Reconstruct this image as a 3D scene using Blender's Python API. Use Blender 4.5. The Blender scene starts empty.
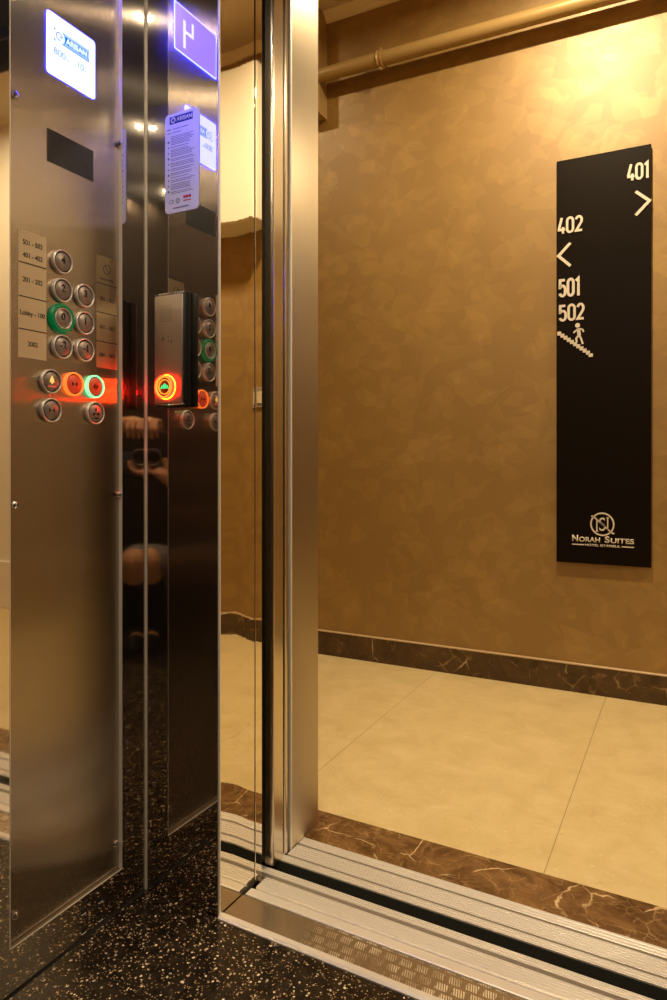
import bpy, bmesh, math, random
from mathutils import Vector, Matrix
random.seed(7)
sc = bpy.context.scene
C = sc.collection
PI = math.pi

# ------------------------------------------------------------------ frames
YAW = math.radians(27.358)
class Frame:
    """u across, v away from the lift car, z up"""
    def __init__(s, ox, oy, a=0.0):
        s.o = (ox, oy); s.c = math.cos(a); s.s = math.sin(a)
    def __call__(s, u, v, z):
        return Vector((s.o[0] + u*s.c - v*s.s, s.o[1] + u*s.s + v*s.c, z))
W = Frame(0, 0)
LF = Frame(-0.815, 1.0946, -0.022)      # the lift front: u = 0 is the left door jamb, v = 0 the inner face
FW = Frame(-0.815, 1.0946, -0.009)      # the narrow wall left of the doorway, not quite in line
BK = Frame(0, 0, YAW)                   # the photographer: u to the right, v forward

# ------------------------------------------------------------------ mesh building
class MB:
    def __init__(s): s.bm = bmesh.new()
    def poly_prism(s, ring0, ring1):
        a = [s.bm.verts.new(p) for p in ring0]; b = [s.bm.verts.new(p) for p in ring1]
        n = len(a)
        s.bm.faces.new(a); s.bm.faces.new(b[::-1])
        for i in range(n): s.bm.faces.new((a[i], b[i], b[(i+1) % n], a[(i+1) % n]))
        return s
    def box(s, f, u0, u1, v0, v1, z0, z1):
        return s.poly_prism([f(u0,v0,z0), f(u1,v0,z0), f(u1,v1,z0), f(u0,v1,z0)],
                            [f(u0,v0,z1), f(u1,v0,z1), f(u1,v1,z1), f(u0,v1,z1)])
    def rbox(s, f, u0, u1, v0, v1, z0, z1, r, seg=3):
        """box with bevelled edges"""
        t = bmesh.new()
        m = MB.__new__(MB); m.bm = t
        m.box(f, u0, u1, v0, v1, z0, z1)
        bmesh.ops.recalc_face_normals(t, faces=t.faces)
        bmesh.ops.bevel(t, geom=list(t.edges), offset=r, segments=seg, profile=0.5, affect='EDGES')
        s.join(t); return s
    def join(s, t, mat=None):
        mp = {}
        for v in t.verts: mp[v] = s.bm.verts.new(mat @ v.co if mat else v.co)
        for fc in t.faces:
            try:
                nf = s.bm.faces.new([mp[v] for v in fc.verts]); nf.smooth = fc.smooth
            except ValueError: pass
        t.free(); return s
    def cyl(s, c, axis, r, h, n=40, r2=None):
        """solid from c along axis"""
        ax = Vector(axis).normalized(); q = ax.to_track_quat('Z', 'Y').to_matrix()
        r2 = r if r2 is None else r2; c = Vector(c)
        A = [c + q @ Vector((r*math.cos(2*PI*i/n), r*math.sin(2*PI*i/n), 0)) for i in range(n)]
        B = [c + ax*h + q @ Vector((r2*math.cos(2*PI*i/n), r2*math.sin(2*PI*i/n), 0)) for i in range(n)]
        return s.poly_prism(A, B)
    def lathe(s, c, axis, prof, n=48):
        """closed profile of (radius, height) points turned about axis at c"""
        ax = Vector(axis).normalized(); q = ax.to_track_quat('Z', 'Y').to_matrix(); c = Vector(c)
        rings = []
        for r, h in prof:
            if r < 1e-6: rings.append([s.bm.verts.new(c + ax*h)])
            else: rings.append([s.bm.verts.new(c + q @ Vector((r*math.cos(2*PI*i/n), r*math.sin(2*PI*i/n), h))) for i in range(n)])
        m = len(rings)
        for k in range(m if prof[0][0] > 1e-6 or prof[-1][0] > 1e-6 else m-1):
            a, b = rings[k], rings[(k+1) % m]
            for i in range(n):
                j = (i+1) % n
                fs = None
                if len(a) == 1 and len(b) == 1: continue
                if len(a) == 1: fs = (a[0], b[i], b[j])
                elif len(b) == 1: fs = (a[i], b[0], a[j])
                else: fs = (a[i], b[i], b[j], a[j])
                try: fc = s.bm.faces.new(fs); fc.smooth = True
                except ValueError: pass
        return s
    def extrude_profile(s, pts, f, u0, u1):
        """closed (v,z) outline carried along u"""
        return s.poly_prism([f(u0, v, z) for v, z in pts], [f(u1, v, z) for v, z in pts])
    def extrude_plan(s, pts, f, z0, z1):
        return s.poly_prism([f(u, v, z0) for u, v in pts], [f(u, v, z1) for u, v in pts])
    def build(s, name, m, parent=None, smooth=None):
        bmesh.ops.recalc_face_normals(s.bm, faces=s.bm.faces)
        me = bpy.data.meshes.new(name); s.bm.to_mesh(me); s.bm.free()
        me.materials.append(m)
        o = bpy.data.objects.new(name, me); C.objects.link(o)
        if parent: o.parent = parent; o.matrix_parent_inverse = Matrix.Translation(-Vector(parent['_loc'])) if '_loc' in parent.keys() else Matrix()
        if smooth:
            me.polygons.foreach_set('use_smooth', [True]*len(me.polygons))
            try: me.set_sharp_from_angle(angle=math.radians(smooth))
            except Exception: pass
        return o

def tag(o, label=None, cat=None, group=None, kind=None):
    if label: o['label'] = label
    if cat: o['category'] = cat
    if group: o['group'] = group
    if kind: o['kind'] = kind
    return o
def struct(o): o['kind'] = 'structure'; return o
def thing(name, label, cat, loc, group=None):
    o = bpy.data.objects.new(name, None); C.objects.link(o)
    o.location = loc; o['_loc'] = tuple(loc); o.empty_display_size = 0.05
    return tag(o, label, cat, group)

# ------------------------------------------------------------------ materials
def mat(name):
    m = bpy.data.materials.new(name); m.use_nodes = True
    nt = m.node_tree; b = nt.nodes['Principled BSDF']
    return m, nt, b
def plain(name, col, rough=0.5, metal=0.0, spec=0.5, emit=None, es=0.0, coat=0.0):
    m, nt, b = mat(name)
    n = nt.nodes.new('ShaderNodeTexNoise'); n.inputs['Scale'].default_value = 60
    g = nt.nodes.new('ShaderNodeNewGeometry'); nt.links.new(g.outputs['Position'], n.inputs['Vector'])
    r = nt.nodes.new('ShaderNodeMapRange'); r.inputs['To Min'].default_value = max(0.02, rough*0.9); r.inputs['To Max'].default_value = rough*1.1
    nt.links.new(n.outputs['Fac'], r.inputs['Value']); nt.links.new(r.outputs['Result'], b.inputs['Roughness'])
    b.inputs['Base Color'].default_value = (*col, 1); b.inputs['Metallic'].default_value = metal
    b.inputs['Specular IOR Level'].default_value = spec
    b.inputs['Coat Weight'].default_value = coat
    if emit: b.inputs['Emission Color'].default_value = (*emit, 1); b.inputs['Emission Strength'].default_value = es
    return m
def nd(nt, t, **kw):
    n = nt.nodes.new(t)
    for k, v in kw.items():
        if k in n.inputs.keys(): n.inputs[k].default_value = v
        else: setattr(n, k, v)
    return n
def mth(nt, op, a, b=None, c=None, clamp=False):
    n = nt.nodes.new('ShaderNodeMath'); n.operation = op; n.use_clamp = clamp
    for i, x in enumerate((a, b, c)):
        if x is None: continue
        if isinstance(x, (int, float)): n.inputs[i].default_value = x
        else: nt.links.new(x, n.inputs[i])
    return n.outputs[0]
def mixc(nt, fac, a, b, mode='MIX'):
    n = nt.nodes.new('ShaderNodeMix'); n.data_type = 'RGBA'; n.blend_type = mode
    for k, x in ((0, fac), (6, a), (7, b)):
        if isinstance(x, (int, float)): n.inputs[k].default_value = x
        elif isinstance(x, tuple): n.inputs[k].default_value = (*x, 1)
        else: nt.links.new(x, n.inputs[k])
    return n.outputs[2]
def brushed(name, col, rough, aniso, grain='Z', var=0.10, streak=0.0):
    """brushed stainless steel; grain runs along the given axis"""
    m, nt, b = mat(name); L = nt.links
    g = nt.nodes.new('ShaderNodeNewGeometry')
    mp = nt.nodes.new('ShaderNodeMapping'); L.new(g.outputs['Position'], mp.inputs['Vector'])
    mp.inputs['Scale'].default_value = (1, 1, 0.012) if grain == 'Z' else (0.012, 1, 1)
    n = nd(nt, 'ShaderNodeTexNoise', Scale=500.0, Detail=2.0); L.new(mp.outputs[0], n.inputs['Vector'])
    n2 = nd(nt, 'ShaderNodeTexNoise', Scale=7.0, Detail=2.0); L.new(g.outputs['Position'], n2.inputs['Vector'])
    v = mth(nt, 'MULTIPLY_ADD', n.outputs['Fac'], var, 1-var*0.5)
    cc = nt.nodes.new('ShaderNodeVectorMath'); cc.operation = 'SCALE'
    cc.inputs[0].default_value = col; L.new(v, cc.inputs['Scale'])
    L.new(cc.outputs[0], b.inputs['Base Color'])
    b.inputs['Metallic'].default_value = 1
    L.new(mth(nt, 'MULTIPLY_ADD', n2.outputs['Fac'], rough*0.12, rough*0.94), b.inputs['Roughness'])
    b.inputs['Anisotropic'].default_value = aniso
    x = nt.nodes.new('ShaderNodeVectorMath'); x.operation = 'CROSS_PRODUCT'
    L.new(g.outputs['True Normal'], x.inputs[0]); x.inputs[1].default_value = (0, 0, 1) if grain == 'Z' else (1, 0, 0)
    L.new(x.outputs[0], b.inputs['Tangent'])
    if streak:
        # fine vertical grooves: a sharp reflection smeared sideways
        b2 = nt.nodes.new('ShaderNodeBsdfPrincipled'); b2.inputs['Metallic'].default_value = 1; L.new(cc.outputs[0], b2.inputs['Base Color'])
        b2.inputs['Roughness'].default_value = 0.10
        n3 = nt.nodes.new('ShaderNodeTexWhiteNoise'); mp2 = nt.nodes.new('ShaderNodeVectorMath'); mp2.operation = 'SCALE'; mp2.inputs['Scale'].default_value = 9173.0
        L.new(g.outputs['Position'], mp2.inputs[0]); L.new(mp2.outputs[0], n3.inputs['Vector'])
        s3 = nt.nodes.new('ShaderNodeSeparateColor'); L.new(n3.outputs['Color'], s3.inputs[0])
        tri = mth(nt, 'SUBTRACT', mth(nt, 'ADD', s3.outputs[0], s3.outputs[1]), 1.0)
        sc2 = nt.nodes.new('ShaderNodeVectorMath'); sc2.operation = 'SCALE'; L.new(x.outputs[0], sc2.inputs[0]); L.new(mth(nt, 'MULTIPLY', tri, 0.42), sc2.inputs['Scale'])
        ad = nt.nodes.new('ShaderNodeVectorMath'); ad.operation = 'ADD'; L.new(g.outputs['True Normal'], ad.inputs[0]); L.new(sc2.outputs[0], ad.inputs[1])
        nm = nt.nodes.new('ShaderNodeVectorMath'); nm.operation = 'NORMALIZE'; L.new(ad.outputs[0], nm.inputs[0]); L.new(nm.outputs[0], b2.inputs['Normal'])
        mx = nt.nodes.new('ShaderNodeMixShader'); mx.inputs[0].default_value = streak
        L.new(b.outputs[0], mx.inputs[1]); L.new(b2.outputs[0], mx.inputs[2]); L.new(mx.outputs[0], nt.nodes['Material Output'].inputs[0])
    return m
def polished(name, col, rough=0.03, scratch=0.0, lobe=0.0):
    m, nt, b = mat(name); L = nt.links
    g = nt.nodes.new('ShaderNodeNewGeometry')
    n = nd(nt, 'ShaderNodeTexNoise', Scale=5.0, Detail=5.0); L.new(g.outputs['Position'], n.inputs['Vector'])
    L.new(mth(nt, 'MULTIPLY_ADD', n.outputs['Fac'], rough, rough*0.5), b.inputs['Roughness'])
    b.inputs['Base Color'].default_value = (*col, 1); b.inputs['Metallic'].default_value = 1
    if lobe:
        b2 = nt.nodes.new('ShaderNodeBsdfPrincipled'); b2.inputs['Metallic'].default_value = 1; b2.inputs['Base Color'].default_value = (*col, 1)
        b2.inputs['Roughness'].default_value = 0.20; b2.inputs['Anisotropic'].default_value = 0.98
        x = nt.nodes.new('ShaderNodeVectorMath'); x.operation = 'CROSS_PRODUCT'
        L.new(g.outputs['True Normal'], x.inputs[0]); x.inputs[1].default_value = (0, 0, 1); L.new(x.outputs[0], b2.inputs['Tangent'])
        mx = nt.nodes.new('ShaderNodeMixShader'); mx.inputs[0].default_value = lobe
        L.new(b.outputs[0], mx.inputs[1]); L.new(b2.outputs[0], mx.inputs[2]); L.new(mx.outputs[0], nt.nodes['Material Output'].inputs[0])
    if scratch:
        mp = nt.nodes.new('ShaderNodeMapping'); mp.inputs['Scale'].default_value = (1, 1, 30); L.new(g.outputs['Position'], mp.inputs['Vector'])
        w = nd(nt, 'ShaderNodeTexNoise', Scale=6.0, Detail=2.0); L.new(mp.outputs[0], w.inputs['Vector'])
        bp = nt.nodes.new('ShaderNodeBump'); bp.inputs['Strength'].default_value = scratch; bp.inputs['Distance'].default_value = 0.001
        L.new(w.outputs['Fac'], bp.inputs['Height']); L.new(bp.outputs[0], b.inputs['Normal'])
    return m

M = {}
M['panel'] = brushed('panel_steel', (0.52, 0.445, 0.36), 0.26, 0.97, streak=0.5)
M['frame'] = brushed('frame_steel', (0.60, 0.51, 0.37), 0.46, 0.9)
M['leaf'] = brushed('leaf_steel', (0.70, 0.62, 0.50), 0.24, 0.9)
M['mirror'] = polished('polished_steel', (0.66, 0.61, 0.54), 0.03, 0.0, 0.09)
M['jamb'] = polished('polished_jamb_steel', (0.80, 0.74, 0.63), 0.02, 0.012)
M['bead'] = plain('edge_steel', (0.80, 0.73, 0.62), 0.35, 0.35)
M['chrome'] = polished('chrome', (0.85, 0.84, 0.82), 0.06)
M['darksteel'] = brushed('back_steel', (0.16, 0.13, 0.10), 0.45, 0.7)
M['carceil'] = brushed('ceiling_steel', (0.30, 0.27, 0.23), 0.5, 0.2, 'X')
M['black'] = plain('black_plastic', (0.012, 0.011, 0.010), 0.35)
M['void'] = plain('shaft_black', (0.004, 0.003, 0.003), 0.9)
M['channel'] = plain('sill_gap', (0.042, 0.042, 0.032), 0.85, 0, 0.1)
M['ink'] = plain('black_ink', (0.015, 0.012, 0.010), 0.6)
M['white'] = plain('sticker_white', (0.78, 0.78, 0.78), 0.45)
M['blueink'] = plain('blue_ink', (0.02, 0.03, 0.22), 0.5)
M['greyink'] = plain('grey_ink', (0.12, 0.12, 0.2), 0.5)
M['redink'] = plain('red_ink', (0.55, 0.03, 0.04), 0.5)
M['gold_label'] = plain('gold_label', (0.66, 0.51, 0.30), 0.42, 0.1)
M['bronze_label'] = polished('bronze_label', (0.60, 0.46, 0.28), 0.30)
M['ring'] = plain('button_ring', (0.74, 0.68, 0.60), 0.30, 0.55)
M['face'] = plain('button_face', (0.30, 0.25, 0.22), 0.36, 0.6)
M['face_red_cast'] = plain('red_cast_button_face', (0.30, 0.06, 0.03), 0.36, 0.2, 0.5, (1.0, 0.05, 0.015), 0.35)  # red light falling on two caps, put into their colour and glow
M['emboss'] = polished('embossed_numeral', (0.10, 0.09, 0.08), 0.2)
M['braille'] = polished('braille', (0.8, 0.78, 0.74), 0.2)
M['green_ring'] = plain('green_plastic', (0.0, 0.12, 0.035), 0.2, 0, 0.5, (0.0, 0.16, 0.04), 0.35)
M['red_glow'] = plain('red_light_ring', (0.5, 0.1, 0.02), 0.4, 0, 0.5, (1.0, 0.16, 0.02), 1.6)
M['green_glow'] = plain('green_light_ring', (0.2, 0.6, 0.3), 0.4, 0, 0.5, (0.30, 1.0, 0.45), 1.15)
M['amber_glow'] = plain('amber_bell', (0.6, 0.4, 0.1), 0.4, 0, 0.5, (1.0, 0.55, 0.12), 1.0)
M['redtext_glow'] = plain('red_lit_text', (0.5, 0.05, 0.05), 0.4, 0, 0.5, (1.0, 0.15, 0.08), 0.6)
M['orange_glow'] = plain('orange_light_ring', (0.6, 0.3, 0.02), 0.4, 0, 0.5, (1.0, 0.30, 0.03), 1.4)
M['red_collar'] = plain('red_light_collar', (0.5, 0.02, 0.02), 0.4, 0, 0.5, (1.0, 0.0012, 0.0006), 90.0)
M['dark_red'] = plain('dark_red_face', (0.10, 0.006, 0.005), 0.35, 0, 0.5, (1.0, 0.03, 0.01), 0.12)
M['green_sym'] = plain('green_lit_symbol', (0.05, 0.5, 0.2), 0.4, 0, 0.5, (0.02, 0.9, 0.22), 1.4)
M['added_green_glow'] = plain('added_green_glow', (0.2, 0.5, 0.05), 0.4, 0, 0.5, (0.15, 1.0, 0.03), 2.5)  # glow added to tint the intercom plate green, no lamp of its own
M['lit_white'] = plain('backlit_white', (0.8, 0.8, 0.85), 0.35, 0, 0.5, (0.040, 0.050, 1.0), 20.0)
M['haze_rim'] = plain('blue_haze_rim', (0.2, 0.2, 0.8), 0.35, 0, 0.5, (0.015, 0.02, 1.0), 90.0)  # glow added to the screen rims to spread blue haze on the steel
M['lit_blue'] = plain('backlit_violet', (0.1, 0.1, 0.5), 0.25, 0, 0.5, (0.022, 0.0135, 1.0), 25.0)
M['lit_digit'] = plain('lit_digit', (0.5, 0.5, 0.8), 0.3, 0, 0.5, (0.085, 0.095, 1.0), 15.0)
M['teal_lit'] = plain('teal_print', (0.0, 0.12, 0.16), 0.4, 0, 0.5, (0.0, 0.30, 0.36), 0.7)
M['blue_print'] = plain('pale_blue_print', (0.1, 0.2, 0.4), 0.4, 0, 0.5, (0.16, 0.28, 0.50), 1.0)
M['sign'] = plain('sign_bronze_black', (0.0060, 0.0034, 0.0018), 0.42, 0, 0.12)
M['letter'] = plain('sign_letter_ivory', (0.64, 0.575, 0.48), 0.5)
M['alu'] = plain('sill_aluminium', (0.82, 0.77, 0.70), 0.36, 0.55)
M['alu_shade'] = plain('sill_groove_shade', (0.20, 0.155, 0.105), 0.5, 0.3)  # aluminium again, the shade of the grooves put into its colour
M['paint'] = plain('gold_paint', (0.36, 0.235, 0.085), 0.38, 0.15)
M['cream'] = plain('cream_paint', (0.88, 0.83, 0.70), 0.5)
M['ceil'] = plain('corridor_ceiling_paint', (0.62, 0.52, 0.36), 0.8)
M['cornice'] = plain('cornice_paint', (0.80, 0.70, 0.50), 0.5)
M['skin'] = plain('skin', (0.80, 0.40, 0.17), 0.5)
M['shirt'] = plain('black_cloth', (0.006, 0.006, 0.006), 0.95)
M['shorts'] = plain('grey_cloth', (0.22, 0.20, 0.17), 0.95)
M['hair'] = plain('dark_hair', (0.006, 0.005, 0.004), 0.7)
M['shoe'] = plain('black_shoe', (0.01, 0.01, 0.01), 0.6)
M['cam'] = plain('camera_black', (0.006, 0.006, 0.006), 0.4)
M['lens'] = polished('lens_glass', (0.02, 0.02, 0.03), 0.05)
M['lamp'] = plain('lamp_lens', (0.9, 0.85, 0.7), 0.4, 0, 0.5, (1.0, 0.74, 0.42), 6.0)
M['switch'] = plain('switch_plate', (0.30, 0.24, 0.16), 0.4)
M['button_pearl'] = plain('switch_rocker', (0.62, 0.52, 0.38), 0.35)

def granite():
    m, nt, b = mat('speckled_black_granite'); L = nt.links
    g = nt.nodes.new('ShaderNodeNewGeometry')
    col = (0.020, 0.013, 0.007)
    n = nd(nt, 'ShaderNodeTexNoise', Scale=38.0, Detail=6.0, Roughness=0.7); L.new(g.outputs['Position'], n.inputs['Vector'])
    r = nd(nt, 'ShaderNodeMapRange'); r.inputs['From Min'].default_value = 0.42; r.inputs['From Max'].default_value = 0.72; L.new(n.outputs['Fac'], r.inputs['Value'])
    base = mixc(nt, r.outputs[0], (0.006, 0.004, 0.0025), (0.034, 0.022, 0.012))
    last = base
    for sc_, th, den, cc in ((170.0, 0.36, 0.84, (0.80, 0.62, 0.40)), (95.0, 0.24, 0.885, (0.90, 0.74, 0.52)), (300.0, 0.38, 0.78, (0.50, 0.34, 0.18))):
        d = nd(nt, 'ShaderNodeTexNoise', Scale=90.0); L.new(g.outputs['Position'], d.inputs['Vector'])
        off = nt.nodes.new('ShaderNodeVectorMath'); off.operation = 'MULTIPLY_ADD'
        L.new(d.outputs['Color'], off.inputs[0]); off.inputs[1].default_value = (0.007, 0.007, 0); L.new(g.outputs['Position'], off.inputs[2])
        v = nd(nt, 'ShaderNodeTexVoronoi', Scale=sc_); L.new(off.outputs[0], v.inputs['Vector'])
        sp = nt.nodes.new('ShaderNodeSeparateColor'); L.new(v.outputs['Color'], sp.inputs[0])
        near = mth(nt, 'LESS_THAN', v.outputs['Distance'], th)
        keep = mth(nt, 'GREATER_THAN', sp.outputs[0], den)
        f = mth(nt, 'MULTIPLY', near, keep)
        f = mth(nt, 'MULTIPLY', f, mth(nt, 'MULTIPLY_ADD', sp.outputs[1], 0.75, 0.25))
        last = mixc(nt, f, last, cc)
    L.new(last, b.inputs['Base Color'])
    L.new(mth(nt, 'MULTIPLY_ADD', n.outputs['Fac'], 0.24, 0.07), b.inputs['Roughness'])
    b.inputs['Specular IOR Level'].default_value = 0.45
    return m
M['granite'] = granite()

def travertine():
    m, nt, b = mat('cream_marble_tiles'); L = nt.links
    g = nt.nodes.new('ShaderNodeNewGeometry')
    sp = nt.nodes.new('ShaderNodeSeparateXYZ'); L.new(g.outputs['Position'], sp.inputs[0])
    n = nd(nt, 'ShaderNodeTexNoise', Scale=9.0, Detail=8.0, Roughness=0.68, Distortion=0.6); L.new(g.outputs['Position'], n.inputs['Vector'])
    r = nd(nt, 'ShaderNodeMapRange'); r.inputs['From Min'].default_value = 0.33; r.inputs['From Max'].default_value = 0.68; L.new(n.outputs['Fac'], r.inputs['Value'])
    col = mixc(nt, r.outputs[0], (0.54, 0.41, 0.190), (0.64, 0.50, 0.260))
    n2 = nd(nt, 'ShaderNodeTexNoise', Scale=60.0, Detail=5.0, Roughness=0.6); L.new(g.outputs['Position'], n2.inputs['Vector'])
    r2 = nd(nt, 'ShaderNodeMapRange'); r2.inputs['From Min'].default_value = 0.60; r2.inputs['From Max'].default_value = 0.75; L.new(n2.outputs['Fac'], r2.inputs['Value'])
    col = mixc(nt, mth(nt, 'MULTIPLY', r2.outputs[0], 0.5), col, (0.76, 0.66, 0.42))
    # ochre hairline veins
    w = nd(nt, 'ShaderNodeTexNoise', Scale=3.3, Detail=5.0, Roughness=0.6, Distortion=1.2); L.new(g.outputs['Position'], w.inputs['Vector'])
    vn = mth(nt, 'LESS_THAN', mth(nt, 'ABSOLUTE', mth(nt, 'SUBTRACT', w.outputs['Fac'], 0.5)), 0.0035)
    col = mixc(nt, mth(nt, 'MULTIPLY', vn, 0.22), col, (0.42, 0.26, 0.10))
    n3 = nd(nt, 'ShaderNodeTexVoronoi', Scale=13.0); L.new(g.outputs['Position'], n3.inputs['Vector'])
    pit = mth(nt, 'LESS_THAN', n3.outputs['Distance'], 0.035)
    col = mixc(nt, mth(nt, 'MULTIPLY', pit, 0.5), col, (0.25, 0.15, 0.06))
    # joints: X = -0.28 + k*0.665, Y = 2.757 (far edge)
    fx = mth(nt, 'PINGPONG', mth(nt, 'SUBTRACT', sp.outputs[0], -0.28), 0.3325)
    j = mth(nt, 'LESS_THAN', fx, 0.0011)
    col = mixc(nt, mth(nt, 'MULTIPLY', j, 0.75), col, (0.24, 0.16, 0.07))
    L.new(col, b.inputs['Base Color'])
    L.new(mth(nt, 'MULTIPLY_ADD', n.outputs['Fac'], 0.2, 0.24), b.inputs['Roughness'])
    b.inputs['Specular IOR Level'].default_value = 0.35
    return m
M['tiles'] = travertine()

def emperador(name, k=1.0, seed=0.0, sc_=1.0, lo=0.42):
    m, nt, b = mat(name); L = nt.links
    g = nt.nodes.new('ShaderNodeNewGeometry')
    mp = nt.nodes.new('ShaderNodeMapping'); mp.inputs['Location'].default_value = (seed, seed*1.7, 0); mp.inputs['Scale'].default_value = (sc_,)*3
    mp.inputs['Rotation'].default_value = (0, 0, 0.5)
    L.new(g.outputs['Position'], mp.inputs['Vector'])
    n = nd(nt, 'ShaderNodeTexNoise', Scale=14.0, Detail=8.0, Roughness=0.65, Distortion=1.0); L.new(mp.outputs[0], n.inputs['Vector'])
    r = nd(nt, 'ShaderNodeMapRange'); r.inputs['From Min'].default_value = 0.35; r.inputs['From Max'].default_value = 0.7; L.new(n.outputs['Fac'], r.inputs['Value'])
    col = mixc(nt, r.outputs[0], (0.085*k, 0.040*k, 0.014*k), (0.24*k, 0.125*k, 0.045*k))
    d = nd(nt, 'ShaderNodeTexNoise', Scale=7.0, Detail=5.0); L.new(mp.outputs[0], d.inputs['Vector'])
    off = nt.nodes.new('ShaderNodeVectorMath'); off.operation = 'MULTIPLY_ADD'
    L.new(d.outputs['Color'], off.inputs[0]); off.inputs[1].default_value = (0.10, 0.10, 0.10); L.new(mp.outputs[0], off.inputs[2])
    for s2, th, am, cc in ((5.0, 0.010, 0.8, (0.70, 0.50, 0.26)), (13.0, 0.022, 0.45, (0.45, 0.28, 0.12)), (31.0, 0.05, 0.25, (0.45, 0.28, 0.12))):
        v = nd(nt, 'ShaderNodeTexVoronoi', Scale=s2, feature='DISTANCE_TO_EDGE'); L.new(off.outputs[0], v.inputs['Vector'])
        nn = nd(nt, 'ShaderNodeTexNoise', Scale=9.0 + s2); L.new(mp.outputs[0], nn.inputs['Vector'])
        rr = nd(nt, 'ShaderNodeMapRange'); rr.inputs['From Min'].default_value = lo; rr.inputs['From Max'].default_value = lo+0.14; L.new(nn.outputs['Fac'], rr.inputs['Value'])
        e = nd(nt, 'ShaderNodeMapRange'); e.inputs['From Min'].default_value = th; e.inputs['From Max'].default_value = th*0.3; L.new(v.outputs['Distance'], e.inputs['Value'])
        col = mixc(nt, mth(nt, 'MULTIPLY', mth(nt, 'MULTIPLY', e.outputs[0], rr.outputs[0]), am), col, cc)
    L.new(col, b.inputs['Base Color'])
    b.inputs['Roughness'].default_value = 0.24
    b.inputs['Specular IOR Level'].default_value = 0.5
    return m
M['marble'] = emperador('brown_marble_threshold', 1.0, 3.1, 1.0)
M['marble_base'] = emperador('brown_marble_skirting', 0.42, 0.7, 0.6, 0.53)

def wallpaper():
    m, nt, b = mat('gold_facet_wall_finish'); L = nt.links
    g = nt.nodes.new('ShaderNodeNewGeometry')
    hsum = None; vsum = None
    for i, (s2, loc, rot) in enumerate(((12.5, (0.3, 0, 0.2), 0.35), (16.0, (1.7, 0, 2.9), -0.5), (10.0, (4.1, 0, 0.7), 0.9))):
        mp = nt.nodes.new('ShaderNodeMapping'); mp.inputs['Location'].default_value = loc
        mp.inputs['Rotation'].default_value = (0, rot, 0); mp.inputs['Scale'].default_value = (1.0, 0.05, 1.25)
        L.new(g.outputs['Position'], mp.inputs['Vector'])
        dn = nd(nt, 'ShaderNodeTexNoise', Scale=5.0, Detail=1.0); L.new(mp.outputs[0], dn.inputs['Vector'])
        off = nt.nodes.new('ShaderNodeVectorMath'); off.operation = 'MULTIPLY_ADD'
        L.new(dn.outputs['Color'], off.inputs[0]); off.inputs[1].default_value = (0.06, 0, 0.06); L.new(mp.outputs[0], off.inputs[2])
        v = nd(nt, 'ShaderNodeTexVoronoi', Scale=s2, Randomness=1.0); L.new(off.outputs[0], v.inputs['Vector'])
        sp = nt.nodes.new('ShaderNodeSeparateColor'); L.new(v.outputs['Color'], sp.inputs[0])
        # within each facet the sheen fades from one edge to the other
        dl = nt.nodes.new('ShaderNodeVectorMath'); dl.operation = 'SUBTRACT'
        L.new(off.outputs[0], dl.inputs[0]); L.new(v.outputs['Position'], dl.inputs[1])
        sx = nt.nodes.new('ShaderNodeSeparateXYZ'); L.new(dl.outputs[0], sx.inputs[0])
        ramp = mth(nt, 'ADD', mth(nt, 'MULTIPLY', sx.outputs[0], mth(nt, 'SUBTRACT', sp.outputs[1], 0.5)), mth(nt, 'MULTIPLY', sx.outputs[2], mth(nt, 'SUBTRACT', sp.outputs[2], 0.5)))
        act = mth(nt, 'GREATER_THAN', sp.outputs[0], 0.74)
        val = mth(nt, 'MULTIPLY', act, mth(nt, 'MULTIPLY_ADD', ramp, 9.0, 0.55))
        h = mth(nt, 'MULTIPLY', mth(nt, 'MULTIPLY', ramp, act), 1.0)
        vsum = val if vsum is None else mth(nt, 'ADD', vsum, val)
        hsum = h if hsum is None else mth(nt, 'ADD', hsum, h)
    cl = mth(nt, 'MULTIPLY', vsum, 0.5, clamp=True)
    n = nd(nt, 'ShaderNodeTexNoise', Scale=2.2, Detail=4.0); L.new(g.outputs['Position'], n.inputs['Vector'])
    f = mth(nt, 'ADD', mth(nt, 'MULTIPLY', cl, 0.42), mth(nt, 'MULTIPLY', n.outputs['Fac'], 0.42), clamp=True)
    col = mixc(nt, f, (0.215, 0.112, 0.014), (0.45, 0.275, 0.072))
    L.new(col, b.inputs['Base Color'])
    b.inputs['Metallic'].default_value = 0.25; b.inputs['Coat Weight'].default_value = 0.7; b.inputs['Coat Roughness'].default_value = 0.52; b.inputs['Coat IOR'].default_value = 1.75
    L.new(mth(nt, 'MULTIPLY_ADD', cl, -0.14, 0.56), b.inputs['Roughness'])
    bp = nt.nodes.new('ShaderNodeBump'); bp.inputs['Strength'].default_value = 0.22; bp.inputs['Distance'].default_value = 0.02
    L.new(hsum, bp.inputs['Height']); L.new(bp.outputs[0], b.inputs['Normal'])
    return m
M['wall'] = wallpaper()

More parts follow.
